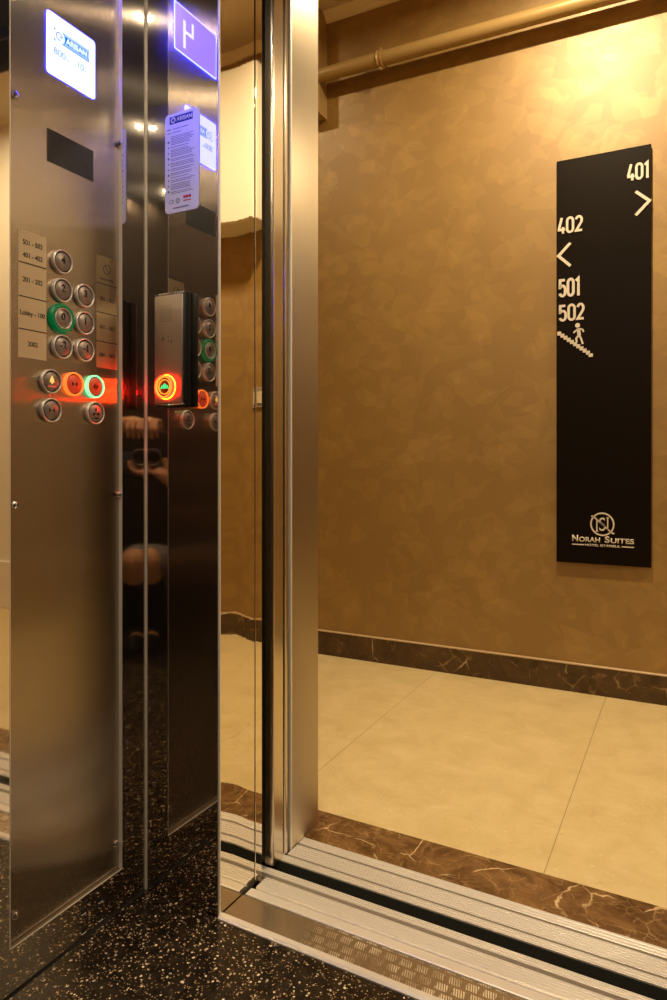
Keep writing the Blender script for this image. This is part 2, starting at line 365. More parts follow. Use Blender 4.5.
def tread():
    """pale steel plate with rows of little hatched paler patches"""
    m, nt, b = mat('tread_plate'); L = nt.links
    g = nt.nodes.new('ShaderNodeNewGeometry'); sp = nt.nodes.new('ShaderNodeSeparateXYZ'); L.new(g.outputs['Position'], sp.inputs[0])
    v = mth(nt, 'ADD', sp.outputs[1], mth(nt, 'MULTIPLY', sp.outputs[0], 0.022))
    v = mth(nt, 'SUBTRACT', v, 1.0946 - 0.815*0.022)
    row = mth(nt, 'FLOOR', mth(nt, 'DIVIDE', v, 0.022))
    us = mth(nt, 'ADD', sp.outputs[0], mth(nt, 'MULTIPLY', row, 0.013))
    cu = mth(nt, 'PINGPONG', us, 0.015); cv = mth(nt, 'PINGPONG', mth(nt, 'SUBTRACT', v, 0.011), 0.011)
    patch = mth(nt, 'MULTIPLY', mth(nt, 'LESS_THAN', cu, 0.0105), mth(nt, 'LESS_THAN', cv, 0.0082))
    hat = mth(nt, 'GREATER_THAN', mth(nt, 'PINGPONG', mth(nt, 'ADD', us, mth(nt, 'MULTIPLY', v, 0.25)), 0.0021), 0.0010)
    n = nd(nt, 'ShaderNodeTexNoise', Scale=14.0, Detail=4.0); L.new(g.outputs['Position'], n.inputs['Vector'])
    fade = nd(nt, 'ShaderNodeMapRange'); fade.inputs['From Min'].default_value = -0.66; fade.inputs['From Max'].default_value = -0.56; L.new(sp.outputs[0], fade.inputs['Value'])
    wn = nd(nt, 'ShaderNodeMapRange'); wn.inputs['From Min'].default_value = 0.35; wn.inputs['From Max'].default_value = 0.6; L.new(n.outputs['Fac'], wn.inputs['Value'])
    f = mth(nt, 'MULTIPLY', mth(nt, 'MULTIPLY', patch, hat), mth(nt, 'MULTIPLY', fade.outputs[0], wn.outputs[0]))
    n2 = nd(nt, 'ShaderNodeTexNoise', Scale=40.0, Detail=6.0, Roughness=0.7); L.new(g.outputs['Position'], n2.inputs['Vector'])
    base = mixc(nt, n2.outputs['Fac'], (0.36, 0.28, 0.18), (0.56, 0.46, 0.32))
    L.new(mixc(nt, mth(nt, 'MULTIPLY', f, 0.55), base, (0.92, 0.82, 0.64)), b.inputs['Base Color'])
    b.inputs['Metallic'].default_value = 0.85
    L.new(mth(nt, 'MULTIPLY_ADD', f, 0.25, 0.26), b.inputs['Roughness'])
    return m
M['tread'] = tread()

# ------------------------------------------------------------------ text
def text_mesh(mb, s, origin, right, up, h=None, w=None, depth=0.0006, bold=0.0, align='LEFT', spacing=1.0):
    """letters standing on a plane; h = cap height, w = total width (metres)"""
    cu = bpy.data.curves.new('t', 'FONT'); cu.body = s; cu.offset = bold; cu.space_character = spacing
    ob = bpy.data.objects.new('t', cu); C.objects.link(ob)
    dg = bpy.context.evaluated_depsgraph_get()
    me = bpy.data.meshes.new_from_object(ob.evaluated_get(dg))
    xs = [v.co.x for v in me.vertices]; ys = [v.co.y for v in me.vertices]
    x0, x1, y0, y1 = min(xs), max(xs), min(ys), max(ys)
    sy = h/(y1-y0) if h else w/(x1-x0); sx = w/(x1-x0) if w else sy
    right = Vector(right); up = Vector(up); nrm = right.cross(up)
    ax = {'LEFT': 0, 'CENTER': -0.5*(x1-x0), 'RIGHT': -(x1-x0)}[align]
    t = bmesh.new(); t.from_mesh(me)
    ret = bmesh.ops.extrude_face_region(t, geom=list(t.faces))
    top = {g for g in ret['geom'] if isinstance(g, bmesh.types.BMVert)}
    o = Vector(origin)
    for v in t.verts:
        p = o + right*((v.co.x-x0+ax)*sx) + up*((v.co.y-y0)*sy) + nrm*(depth if v in top else 0)
        v.co = p
    mb.join(t)
    C.objects.unlink(ob); bpy.data.objects.remove(ob); bpy.data.curves.remove(cu); bpy.data.meshes.remove(me)
    return mb
def stroke(mb, pts, wd, origin, right, up, depth=0.001):
    """one flat mitred ribbon following 2D points on a plane"""
    o = Vector(origin); R = Vector(right); U = Vector(up); N = R.cross(U)
    P = [Vector(p) for p in pts]
    P = [p for i, p in enumerate(P) if i == 0 or (p-P[i-1]).length > 1e-6]
    closed = len(P) > 3 and (P[0]-P[-1]).length < 1e-5
    if closed: P = P[:-1]
    n = len(P); A, B_ = [], []
    for i in range(n):
        ds = []
        if closed or i > 0: ds.append((P[i]-P[i-1]).normalized())
        if closed or i < n-1: ds.append((P[(i+1) % n]-P[i]).normalized())
        ns = [Vector((-d.y, d.x)) for d in ds]
        m = ns[0] if len(ns) == 1 else (ns[0]+ns[1])
        m = ns[0].copy() if m.length < 1e-6 else m.normalized()
        k = wd/2/max(0.45, m.dot(ns[0]))
        A.append(P[i]+m*k); B_.append(P[i]-m*k)
    def mk(L_, d): return [mb.bm.verts.new(o+R*p.x+U*p.y+N*d) for p in L_]
    a0, b0, a1, b1 = mk(A, 0), mk(B_, 0), mk(A, depth), mk(B_, depth)
    for i in range(n if closed else n-1):
        j = (i+1) % n
        for q in ((a1[i], b1[i], b1[j], a1[j]), (a0[i], a0[j], b0[j], b0[i]), (a0[i], a1[i], a1[j], a0[j]), (b0[i], b0[j], b1[j], b1[i])): mb.bm.faces.new(q)
    if not closed:
        mb.bm.faces.new((a0[0], b0[0], b1[0], a1[0])); mb.bm.faces.new((a0[-1], a1[-1], b1[-1], b0[-1]))
    return mb

# ================================================================== LIFT CAR
XL = -1.008; XR = 0.55; YB = -1.0; ZC = 2.28
fp_ = [Vector((XL+0.004, YB, 0)), Vector((XR, YB, 0)), LF(1.36, -0.0085, 0), LF(-0.0025, -0.0085, 0), LF(-0.0025, -0.0015, 0), FW(-0.189, -0.0015, 0)]
struct(MB().poly_prism([p-Vector((0, 0, 0.03)) for p in fp_], fp_).build('floor', M['granite']))
# left wall: polished sheets that frame the recessed control panel
PY0, PY1, PZ0 = 0.7738, 1.0290, 0.0775
struct(MB().box(W, XL-0.04, XL, YB, PY0, -0.03, ZC).build('wall_left', M['mirror']))
struct(MB().box(W, XL-0.04, XL, PY1, 1.106, -0.03, ZC).build('wall_left', M['mirror']))
kp = thing('kick_plate', 'polished steel strip with small square vents below the control panel', 'skirting', (XL, 0.9, 0.0))
MB().box(W, XL-0.03, XL, PY0+0.0002, PY1-0.0002, -0.02, PZ0-0.001).build('plate', M['mirror'], kp)
MB().box(W, XL-0.0022, XL+0.0003, PY0+0.0002, PY1-0.0002, PZ0-0.0009, PZ0).build('top_edge', M['bead'], kp)
MB().box(W, XL-0.030, XL-0.0023, PY0+0.0002, PY1-0.0002, PZ0-0.0009, PZ0-0.0002).build('return_edge', plain('dull_steel', (0.20, 0.15, 0.09), 0.5, 0.3), kp)
wf = MB(); wf.box(FW, -0.23, -0.0035, 0.0, 0.03, -0.03, ZC)
struct(wf.build('wall_front', M['mirror']))
struct(MB().box(LF, 0.93, 1.40, 0.0, 0.03, -0.03, ZC).build('wall_front', M['mirror']))
struct(MB().box(LF, -0.004, 0.93, 0.0, 0.03, 2.12, ZC).build('wall_front', M['darksteel']))
struct(MB().box(W, XR, XR+0.03, YB, 1.06, -0.03, ZC).build('wall_right', M['darksteel']))
struct(MB().box(W, XL, XR, YB-0.03, YB, -0.03, ZC).build('wall_back', M['darksteel']))
struct(MB().box(W, XL-0.04, XR+0.03, YB-0.03, 1.12, ZC, ZC+0.03).build('ceiling', M['carceil']))
# dark slit under the walls
struct(MB().box(W, XL+0.0002, XL+0.0045, YB, 1.09, -0.028, 0.0004).build('trim_1', M['void']))
# corner bead and door-side bead: narrow bright steel edges
def bead(name, f, u, v, r, z0, z1, m):
    b = MB(); b.cyl(f(u, v, z0), (0, 0, 1), r, z1-z0, 16)
    return struct(b.build(name, m, smooth=40))
bead('trim_2', W, XL+0.0016, 1.0948, 0.0016, 0.0, ZC-0.001, M['bead'])
bead('trim_3', LF, -0.0035, 0.0005, 0.0028, 0.0, 2.12, M['bead'])

# jamb: a polished sheet that is very slightly dished, as thin sheet steel is
def jamb(name, u_at, sgn, v0, v1, z0, z1, m):
    nv = 40; nz = 14; b = MB(); bm = b.bm; rings = []
    for k in range(nz+1):
        z = z0 + (z1-z0)*k/nz
        amp = 0.022 - 0.019*min(1, max(0, (z-0.7)/0.8)) if z > 0.5 else 0.007 + 0.015*z/0.5; u = 0.0; pts = []
        for i in range(nv+1):
            v = v0 + (v1-v0)*i/nv
            u += (v1-v0)/nv*(amp*math.exp(-((v-0.052)/0.036)**2) - 0.35*amp/(1+math.exp(-(v-0.085)/0.014)))
            pts.append((u_at+sgn*u, v))
        pts += [(u_at-sgn*0.012, v1), (u_at-sgn*0.012, v0)]
        rings.append([bm.verts.new(LF(a, c, z)) for a, c in pts])
    n = len(rings[0])
    for k in range(nz):
        for i in range(n):
            f = bm.faces.new((rings[k][i], rings[k][(i+1) % n], rings[k+1][(i+1) % n], rings[k+1][i]))
    bm.faces.new(rings[0]); bm.faces.new(rings[-1][::-1])
    return struct(b.build(name, m, smooth=30))
jamb('trim_4', -0.0015, 1, 0.0015, 0.1155, 0.001, 2.12, M['jamb'])
jamb('trim_5', 0.93, -1, 0.0015, 0.1155, 0.001, 2.12, M['jamb'])

# car door leaf, pushed open: only its leading edge shows
def leaf(name, label, v0, v1, u_edge, sgn, m, length=0.42, r=0.003, z0=0.006, grp=None, lip=None):
    t = thing(name, label, 'door leaf', LF(u_edge, (v0+v1)/2, z0), grp)
    a, b_ = (u_edge-length, u_edge-0.002) if sgn > 0 else (u_edge+0.002, u_edge+length)
    MB().rbox(LF, a, b_, v0+0.001, v1-0.001, z0, 2.13, 0.002, 1).build('leaf_panel', M['darksteel'], t)
    e = MB(); rr = r; n = 14; pts = []
    us = u_edge; s = sgn
    pts.append((us-s*0.02, v0)); 
    for i in range(n+1): 
        a_ = PI/2*i/n; pts.append((us-s*rr+s*rr*math.sin(a_), v0+rr-rr*math.cos(a_)))
    for i in range(n+1):
        a_ = PI/2*i/n; pts.append((us-s*rr+s*rr*math.cos(a_), v1-rr+rr*math.sin(a_)))
    pts.append((us-s*0.02, v1))
    e.extrude_plan(pts, LF, z0-0.001, 2.131)
    e.build('leading_edge', m, t)
    return t
leaf('car_door_leaf', 'polished edge of the lift car door, retracted beside the mirror-bright left jamb', 0.1168, 0.142, 0.0005, 1, M['jamb'], r=0.0015)
leaf('landing_door_leaf', 'steel landing door edge just right of the black gap, nearer the car', 0.182, 0.2282, 0.001, 1, M['leaf'], r=0.007)
leaf('landing_door_leaf', 'narrow dark steel landing door edge next to the wide brushed door frame', 0.2292, 0.250, 0.000, 1, M['leaf'], r=0.009)

# shaft darkness between car and landing, with faint rungs of steel
sh = MB(); sh.box(LF, -0.30, -0.28, 0.12, 0.262, -0.05, 2.3); struct(sh.build('wall_shaft', M['void']))
struct(MB().box(LF, -0.28, -0.0145, 0.031, 0.1145, -0.05, 2.3).build('wall_shaft', M['void']))
struct(MB().box(LF, -0.30, 1.3, 0.031, 0.26, 2.15, 2.30).build('wall_shaft', M['void']))
cbk = thing('shaft_bracket', 'faint row of thin steel rungs inside the black gap between car door and landing door', 'bracket', LF(-0.15, 0.144, 1.345))
for z in (1.345, 1.42, 1.50, 1.58, 1.67, 1.76, 1.82): MB().box(LF, -0.279, -0.02, 0.1435, 0.1445, z, z+0.003).build('rung', M['chrome'], cbk)

# right side of the opening (seen only by the mirrors)
struct(MB().box(LF, 0.94, 1.30, 0.12, 0.26, -0.03, 2.3).build('wall_shaft', M['void']))

# landing frame, brushed
struct(MB().rbox(LF, -0.055, 0.0, 0.262, 0.3835, 0.0, 2.12, 0.0015, 2).build('trim_6', M['frame'], smooth=30))
struct(MB().rbox(LF, 0.93, 0.985, 0.262, 0.3835, 0.0, 2.12, 0.0015, 2).build('trim_7', M['frame'], smooth=30))
struct(MB().rbox(LF, -0.055, 0.985, 0.262, 0.3835, 2.121, 2.19, 0.0015, 2).build('trim_8', M['frame'], smooth=30))
struct(MB().rbox(LF, -0.0105, 0.0015, 0.2555, 0.2615, 0.0, 2.12, 0.0012, 2).build('trim_9', M['bead'], smooth=30))

# ------------------------------------------------------------------ sills
U0, U1 = 0.0008, 0.9292
def ribbed(v0, v1, z, pitch=0.0076, dz=0.0011):
    pts = [(v0, -0.02), (v0, z)]; v = v0
    n = max(1, int(round((v1-v0)/pitch))); p = (v1-v0)/n
    for i in range(n):
        a = v0+i*p
        pts += [(a+p*0.12, z), (a+p*0.22, z-dz), (a+p*0.42, z-dz), (a+p*0.52, z)]
    pts += [(v1, z), (v1, -0.02)]
    return pts
cs = thing('car_door_sill', 'pale ribbed aluminium sill along the lift car side of the doorway', 'door sill', LF(0.46, 0.09, -0.02))
MB().extrude_profile([(-0.0075, -0.001), (-0.0075, 0.002), (-0.003, 0.0055), (0.0075, 0.0055), (0.0075, -0.001)], LF, U0-0.002, U1).build('nosing', M['alu'], cs)
MB().extrude_profile([(0.0075, -0.001), (0.0075, 0.0045), (0.073, 0.0045), (0.073, -0.001)], LF, U0, U1).build('tread_plate', M['tread'], cs)
MB().extrude_profile([(0.073, -0.02), (0.073, 0.007), (0.075, 0.008), (0.094, 0.008), (0.0955, 0.0055), (0.105, 0.0005), (0.105, -0.02)], LF, U0+0.006, U1).build('step_strip', M['alu'], cs)
MB().extrude_profile(ribbed(0.1052, 0.1426, 0.006), LF, U0+0.010, U1).build('ribbed_strip', M['alu'], cs)
MB().extrude_profile([(0.1427, -0.02), (0.1427, -0.008), (0.1562, -0.008), (0.1562, -0.02)], LF, -0.25, U1).build('track_groove', M['alu_shade'], cs)
MB().extrude_profile(ribbed(0.1563, 0.176, 0.004, 0.0065), LF, -0.25, U1).build('ribbed_strip', M['alu'], cs)
struct(MB().extrude_profile([(0.1762, -0.05), (0.1762, -0.022), (0.2124, -0.022), (0.2124, -0.05)], LF, -0.28, 1.2).build('trim_10', M['channel']))
bl = MB()
for k in range(16):
    u = 0.06+0.055*k+random.uniform(-0.01, 0.01); bl.lathe(LF(u, 0.185+random.uniform(0, 0.018), -0.0221), (0, 0, 1), [(0, 0), (0.002, 0), (0.0016, 0.0012), (0, 0.0016)], 10)
tag(bl.build('grit', plain('grit', (0.3, 0.22, 0.12), 0.6)), 'crumbs of grit lying in the dark slot between the two sills', 'grit', kind='stuff')
struct(MB().box(LF, -0.28, 1.2, 0.2113, 0.2124, -0.0219, 0.0012).build('trim_15', M['channel']))  # dark strip added over the sill's side to keep the slot dark
ls = thing('landing_door_sill', 'pale ribbed aluminium sill between the dark slot and the brown marble strip', 'door sill', LF(0.46, 0.26, -0.02))
MB().extrude_profile(ribbed(0.2126, 0.2333, 0.004, 0.0065), LF, -0.25, U1).build('ribbed_strip', M['alu'], ls)
MB().extrude_profile([(0.2334, -0.02), (0.2334, -0.006), (0.239, -0.006), (0.239, -0.02)], LF, -0.25, U1).build('track_groove', M['alu_shade'], ls)
MB().extrude_profile(ribbed(0.2391, 0.2826, 0.004), LF, 0.002, U1).build('ribbed_strip', M['alu'], ls)
MB().extrude_profile([(0.2827, -0.02), (0.2827, -0.005), (0.289, -0.005), (0.289, -0.02)], LF, U0, U1).build('track_groove', M['alu_shade'], ls)
MB().extrude_profile(ribbed(0.2891, 0.3158, 0.004, 0.0088), LF, U0, U1).build('ribbed_strip', M['alu'], ls)
struct(MB().extrude_profile([(0.3159, -0.03), (0.3159, 0.003), (0.4424, 0.003), (0.4424, -0.03)], LF, -0.054, 0.984).build('floor_threshold', M['marble']))

# ------------------------------------------------------------------ operating panel
XP = -1.003                       # face of the plate
Y = (0, 1, 0); Z = (0, 0, 1); NX = (1, 0, 0)
op = thing('operating_panel', 'tall brushed steel lift control panel with round floor buttons and lit white screen', 'control panel', (-1.016, 0.9, 0.078))
cop = MB(); cop.rbox(W, XP-0.004, XP, 0.7642, 1.0148, 0.0885, 2.261, 0.0006, 1)
cop.build('faceplate', M['panel'], op)
struct(MB().box(W, XL-0.0085, XL+0.0003, PY1-0.0009, PY1-0.0001, PZ0+0.0002, ZC-0.002).build('trim_13', M['bead']))
struct(MB().box(W, XL-0.0085, XL+0.0004, PY0-0.0014, PY0+0.0003, PZ0+0.0002, ZC-0.002).build('trim_14', M['bead']))
# round-cornered plates
def rounded(w0, w1, z0, z1, r, n=6):
    P = []
    for cx_, cz, a0 in ((w1-r, z1-r, 0), (w0+r, z1-r, PI/2), (w0+r, z0+r, PI), (w1-r, z0+r, 3*PI/2)):
        for i in range(n+1):
            a = a0+PI/2*i/n; P.append((cx_+r*math.cos(a), cz+r*math.sin(a)))
    return P
def rplate_x(mb, w0, w1, z0, z1, r, x0, x1):
    P = rounded(w0, w1, z0, z1, r)
    return mb.poly_prism([Vector((x0, a, b)) for a, b in P], [Vector((x1, a, b)) for a, b in P])
e1 = 0.0012
wp = rplate_x(MB(), 0.8435, 0.952, 1.578, 1.686, 0.005, XP, XP+e1).build('lit_load_plate', M['lit_white'], op)
pr = rplate_x(MB(), 0.8425, 0.953, 1.577, 1.687, 0.006, XP, XP+0.0008); pr.build('haze_rim', M['haze_rim'], wp)  # added glowing rim for the blue haze round the plate
lg = MB()
x = XP+e1
lg.box(W, x, x+0.0003, 0.8575, 0.9375, 1.6405, 1.6625); lg.build('logo_band', M['teal_lit'], wp)
lg = MB(); lg.lathe((x+0.0003, 0.8685, 1.6515), NX, [(0, 0), (0.0125, 0), (0.0125, 0.0003), (0, 0.0003)], 30)
stroke(lg, [(0.8800, 1.6435), (0.9350, 1.6435), (0.9350, 1.6600), (0.8800, 1.6600)], 0.0010, (x+0.0003, 0, 0), Y, Z, 0.0002)
lg.build('logo_disc', M['lit_white'], wp)
lg = MB(); stroke(lg, [(0.8685+0.0065*math.cos(a), 1.6515+0.0065*math.sin(a)) for a in [2*PI*i/16 for i in range(14)]], 0.002, (x+0.0006, 0, 0), Y, Z, 0.0002)
stroke(lg, [(0.8690, 1.6515), (0.8750, 1.6515)], 0.002, (x+0.0006, 0, 0), Y, Z, 0.0002); lg.build('logo_mark', M['blue_print'], wp)
text_mesh(MB(), 'ARISAN', (x+0.0003, 0.8835, 1.6463), Y, Z, h=0.0110, w=0.0480, bold=0.03, depth=0.0003).build('lettering', M['lit_white'], wp)
text_mesh(MB(), '800', (x, 0.8570, 1.6160), Y, Z, h=0.0125, w=0.026, depth=0.0003).build('lettering', M['blue_print'], wp)
text_mesh(MB(), '10', (x, 0.9110, 1.6160), Y, Z, h=0.0125, w=0.014, depth=0.0003).build('lettering', M['blue_print'], wp)
text_mesh(MB(), 'kg', (x, 0.8855, 1.6160), Y, Z, h=0.006, depth=0.0003).build('lettering', M['blue_print'], wp)
text_mesh(MB(), 'P', (x, 0.9275, 1.6160), Y, Z, h=0.006, depth=0.0003).build('lettering', M['blue_print'], wp)
# floor display, above the top edge of the photograph; the mirror wall shows it
dp = rplate_x(MB(), 0.843, 0.985, 1.797, 1.897, 0.003, XP, XP+e1).build('floor_display', M['lit_blue'], op)
rplate_x(MB(), 0.8405, 0.9875, 1.7945, 1.8995, 0.004, XP, XP+0.0008).build('display_rim', M['haze_rim'], dp)  # rim given an added glow for the haze round the display
MB().box(W, XP, XP+0.0018, 0.841, 0.987, 1.8975, 1.8990).build('display_lip', M['lit_digit'], dp)
dg_ = MB()
stroke(dg_, [(0.927, 1.878), (0.927, 1.848), (0.952, 1.848)], 0.007, (x, 0, 0), Y, Z, 0.0004)
stroke(dg_, [(0.955, 1.872), (0.955, 1.810)], 0.008, (x, 0, 0), Y, Z, 0.0004)
dg_.build('digit', M['lit_digit'], dp)
# loudspeaker grille
gr = MB(); gr.box(W, XP, XP+0.0008, 0.8435, 0.9485, 1.4205, 1.4785); g_ = gr.build('speaker_grille', M['black'], op)
sl = MB()
for k in range(11): sl.box(W, XP+0.0008, XP+0.0015, 0.850, 0.942, 1.4245+k*0.0048, 1.4265+k*0.0048)
sl.build('slat', M['black'], g_)
# label plates
lp = MB(); lp.box(W, XP, XP+0.0012, 0.7847, 0.8412, 1.0685, 1.2840); lpo = lp.build('room_number_plate', M['gold_label'], op)
for z in (1.2294, 1.1722, 1.1168): MB().box(W, XP+0.0012, XP+0.0016, 0.7847, 0.8412, z-0.0008, z+0.0008).build('divider', M['ink'], lpo)
tx = MB(); px_ = XP+0.0012
for s, z, w in (('501 - 502', 1.2605, 0.040), ('401 - 402', 1.2390, 0.040), ('201 - 202', 1.1975, 0.040), ('Lobby - 100', 1.1385, 0.050), ('2002', 1.0890, 0.020)):
    text_mesh(MB(), s, (px_, 0.813, z), Y, Z, h=0.0085 if 'L' not in s else 0.0105, w=w, align='CENTER', depth=0.0004, bold=0.012).build('lettering', M['ink'], lpo)
rp = MB(); rp.box(W, XP, XP+0.0012, 0.9559, 1.0094, 1.0715, 1.2865); rpo = rp.build('room_number_plate', M['bronze_label'], op)
for z in (1.2325, 1.1770, 1.1215): MB().box(W, XP+0.0012, XP+0.0016, 0.9559, 1.0094, z-0.0008, z+0.0008).build('divider', M['ink'], rpo)
tx = MB()
for s, z, w in (('301 - 302', 1.2005, 0.036), ('101 - 102', 1.1460, 0.036), ('1001 - 1003', 1.0930, 0.040)):
    text_mesh(MB(), s, (px_, 0.9826, z), Y, Z, h=0.0075, w=w, align='CENTER', depth=0.0004, bold=0.01).build('lettering', M['ink'], rpo)
text_mesh(MB(), 'NORAH SUITES', (px_, 0.9826, 1.2400), Y, Z, h=0.0040, w=0.034, align='CENTER', depth=0.0004).build('lettering', M['ink'], rpo)
tx = MB()
stroke(tx, [(0.9826+0.009*math.cos(a), 1.2620+0.009*math.sin(a)) for a in [2*PI*i/20 for i in range(21)]], 0.0012, (px_, 0, 0), Y, Z, 0.0004)
stroke(tx, [(0.9776, 1.2680), (0.9876, 1.2560)], 0.0012, (px_, 0, 0), Y, Z, 0.0004)
tx.build('emblem', M['ink'], rpo)

def button(y, z, sym, kind='steel'):
    c = (XP, y, z)
    r = 0.0215
    bd = MB(); bd.lathe(c, NX, [(0, 0), (r-0.0015, 0), (r-0.0015, 0.005), (0, 0.005)], 40); bo = bd.build('button', M['black'], op)
    if kind == 'green_big':
        MB().lathe(c, NX, [(0.0185, 0.0), (0.0275, 0.0), (0.0272, 0.005), (0.0250, 0.0085), (0.0205, 0.009), (0.0185, 0.006)], 56).build('light_ring', M['green_ring'], bo)
        MB().lathe(c, NX, [(0.0168, 0.005), (0.0185, 0.005), (0.0185, 0.0094), (0.0168, 0.0094)], 48).build('ring', M['ring'], bo)
    else:
        mm = {'steel': M['ring'], 'red': M['red_glow'], 'green': M['green_glow']}[kind]
        MB().lathe(c, NX, [(0.0186, 0.001), (0.0212, 0.0), (0.0216, 0.002), (0.0216, 0.0065), (0.0208, 0.0082), (0.0192, 0.0084), (0.0186, 0.0070)], 56).build('ring' if kind == 'steel' else 'light_ring', mm, bo)
    MB().lathe(c, NX, [(0, 0.003), (0.0163, 0.003), (0.0163, 0.0066), (0.0158, 0.0070), (0, 0.0071)], 48).build('button_cap', M['face_red_cast'] if kind in ('red', 'green') else M['face'], bo)
    s = MB(); o = (XP+0.0072, y, z)
    nm, mm = 'numeral', M['emboss']
    if sym in ('4', '3', '2', '1', '0', '-1', '-2'):
        text_mesh(s, sym, (XP+0.0072, y, z-0.003), Y, Z, h=0.0130, align='CENTER', depth=0.0010, bold=0.01)
    elif sym == 'bell':
        nm, mm = 'bell_symbol', M['amber_glow']
        P = [(-0.0045, -0.002), (-0.0035, 0.004), (-0.0012, 0.0072), (0.0012, 0.0072), (0.0035, 0.004), (0.0045, -0.002)]
        s.poly_prism([Vector(o)+Vector((0, a, b)) for a, b in P], [Vector(o)+Vector((0.0008, a, b)) for a, b in P])
        s.cyl(Vector(o)+Vector((0, 0, 0.0082)), NX, 0.0014, 0.0008, 10); s.cyl(Vector(o)+Vector((0, 0, -0.0035)), NX, 0.0012, 0.0008, 10)
        text_mesh(MB(), 'ALARM', (XP+0.0070, y, z-0.0105), Y, Z, h=0.0035, w=0.016, align='CENTER', depth=0.0006).build('lettering', M['redtext_glow'], bo)
    elif sym == 'stop':
        nm = 'symbol'
        text_mesh(s, '<', (XP+0.0072, y-0.003, z-0.0030), Y, Z, h=0.009, w=0.006, align='CENTER', depth=0.0008)
        text_mesh(s, '>', (XP+0.0072, y+0.004, z-0.0030), Y, Z, h=0.009, w=0.006, align='CENTER', depth=0.0008)
        s.box(W, XP+0.0070, XP+0.0078, y-0.0005, y+0.0005, z-0.006, z+0.008)
    elif sym == 'close':
        nm = 'symbol'
        for sg in (-1, 1):
            P = [(sg*0.001, 0), (sg*0.006, 0.004), (sg*0.006, -0.004)]
            s.poly_prism([Vector(o)+Vector((0, a, b)) for a, b in P], [Vector(o)+Vector((0.0008, a, b)) for a, b in P])
    elif sym == 'open':
        nm = 'symbol'
        for sg in (-1, 1):
            P = [(sg*0.0075, 0), (sg*0.002, 0.0045), (sg*0.002, -0.0045)]
            s.poly_prism([Vector(o)+Vector((0, a, b)) for a, b in P], [Vector(o)+Vector((0.0008, a, b)) for a, b in P])
        s.box(W, XP+0.0070, XP+0.0078, y-0.0006, y+0.0006, z-0.006, z+0.006)
    elif sym == 'fan':
        nm = 'symbol'
        for k in range(3):
            a = PI/2+k*2*PI/3
            P = [(0.001*math.cos(a), 0.001*math.sin(a)+0.001), (0.0075*math.cos(a+0.35), 0.0075*math.sin(a+0.35)+0.001), (0.0085*math.cos(a), 0.0085*math.sin(a)+0.001), (0.0070*math.cos(a-0.3), 0.0070*math.sin(a-0.3)+0.001)]
            s.poly_prism([Vector(o)+Vector((0, p, q)) for p, q in P], [Vector(o)+Vector((0.0008, p, q)) for p, q in P])
        text_mesh(s, 'FAN', (XP+0.0070, y, z-0.0115), Y, Z, h=0.0035, w=0.012, align='CENTER', depth=0.0006)
    s.build(nm, mm, bo)
    if nm == 'numeral':   # raised braille dots under the numeral
        bd = MB()
        for k, (a, b_) in enumerate(((-0.003, -0.0075), (-0.003, -0.0100), (0.0, -0.0075), (0.003, -0.0075), (0.003, -0.0100))):
            if (k+len(sym)+ord(sym[-1])) % 4 == 0: continue
            bd.lathe((XP+0.0070, y+a, z+b_), NX, [(0, 0), (0.0009, 0), (0.0006, 0.0007), (0, 0.0009)], 8)
        bd.build('braille_dots', M['braille'], bo)
ya, yb = 0.8725, 0.9238
button(ya, 1.2492, '4'); button(ya, 1.1985, '2'); button(yb, 1.1993, '3')
button(ya, 1.1478, '0', 'green_big'); button(yb, 1.1487, '1')
button(ya, 1.0973, '-2'); button(yb, 1.0985, '-1')
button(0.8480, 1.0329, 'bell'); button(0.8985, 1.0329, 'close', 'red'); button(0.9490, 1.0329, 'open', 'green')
button(0.8480, 0.9822, 'close'); button(0.9490, 0.9830, 'fan')
for y, z in ((0.777, 1.5047), (1.013, 1.5169), (1.013, 0.8256), (0.777, 0.8198), (0.777, 0.1349), (1.006, 0.1406)):
    k = MB().lathe((XP, y, z), NX, [(0, 0), (0.0064, 0), (0.0066, 0.003), (0.0050, 0.0060), (0, 0.0068)], 24).build('panel_lock', M['chrome'], op)
    MB().cyl((XP+0.0050, y, z), NX, 0.0014, 0.0025, 12).build('key_slot', M['black'], k)
    if y < 0.9 or z > 1: continue
    MB().box(W, XP, XP+0.0012, y-0.014, y-0.005, z-0.0008, z+0.0008).build('cam_tab', M['chrome'], k)
# the whole panel is modelled on a nominal face; it sits 13 mm deeper and is 1.3 per cent larger than nominal
PS = 1.013
def settle(o):
    for ch in o.children:
        if ch.type == 'MESH' and not ch.get('_done'):
            for v in ch.data.vertices: v.co = Vector((XP-0.013+(v.co.x-XP), v.co.y*PS, v.co.z*PS-0.0117))
        settle(ch)
settle(op)
# vent openings in the strip below the panel
for y, z in ((0.930, 0.0500), (0.972, 0.0480), (0.930, 0.0140), (0.972, 0.0130)):
    MB().box(W, XL+0.0001, XL+0.0007, y-0.0043, y+0.0043, z-0.0043, z+0.0043).build('vent_hole', M['void'], kp)
    MB().box(W, XL+0.0001, XL+0.0016, y-0.0048, y+0.0048, z-0.0056, z-0.0044).build('vent_lip', M['bead'], kp)

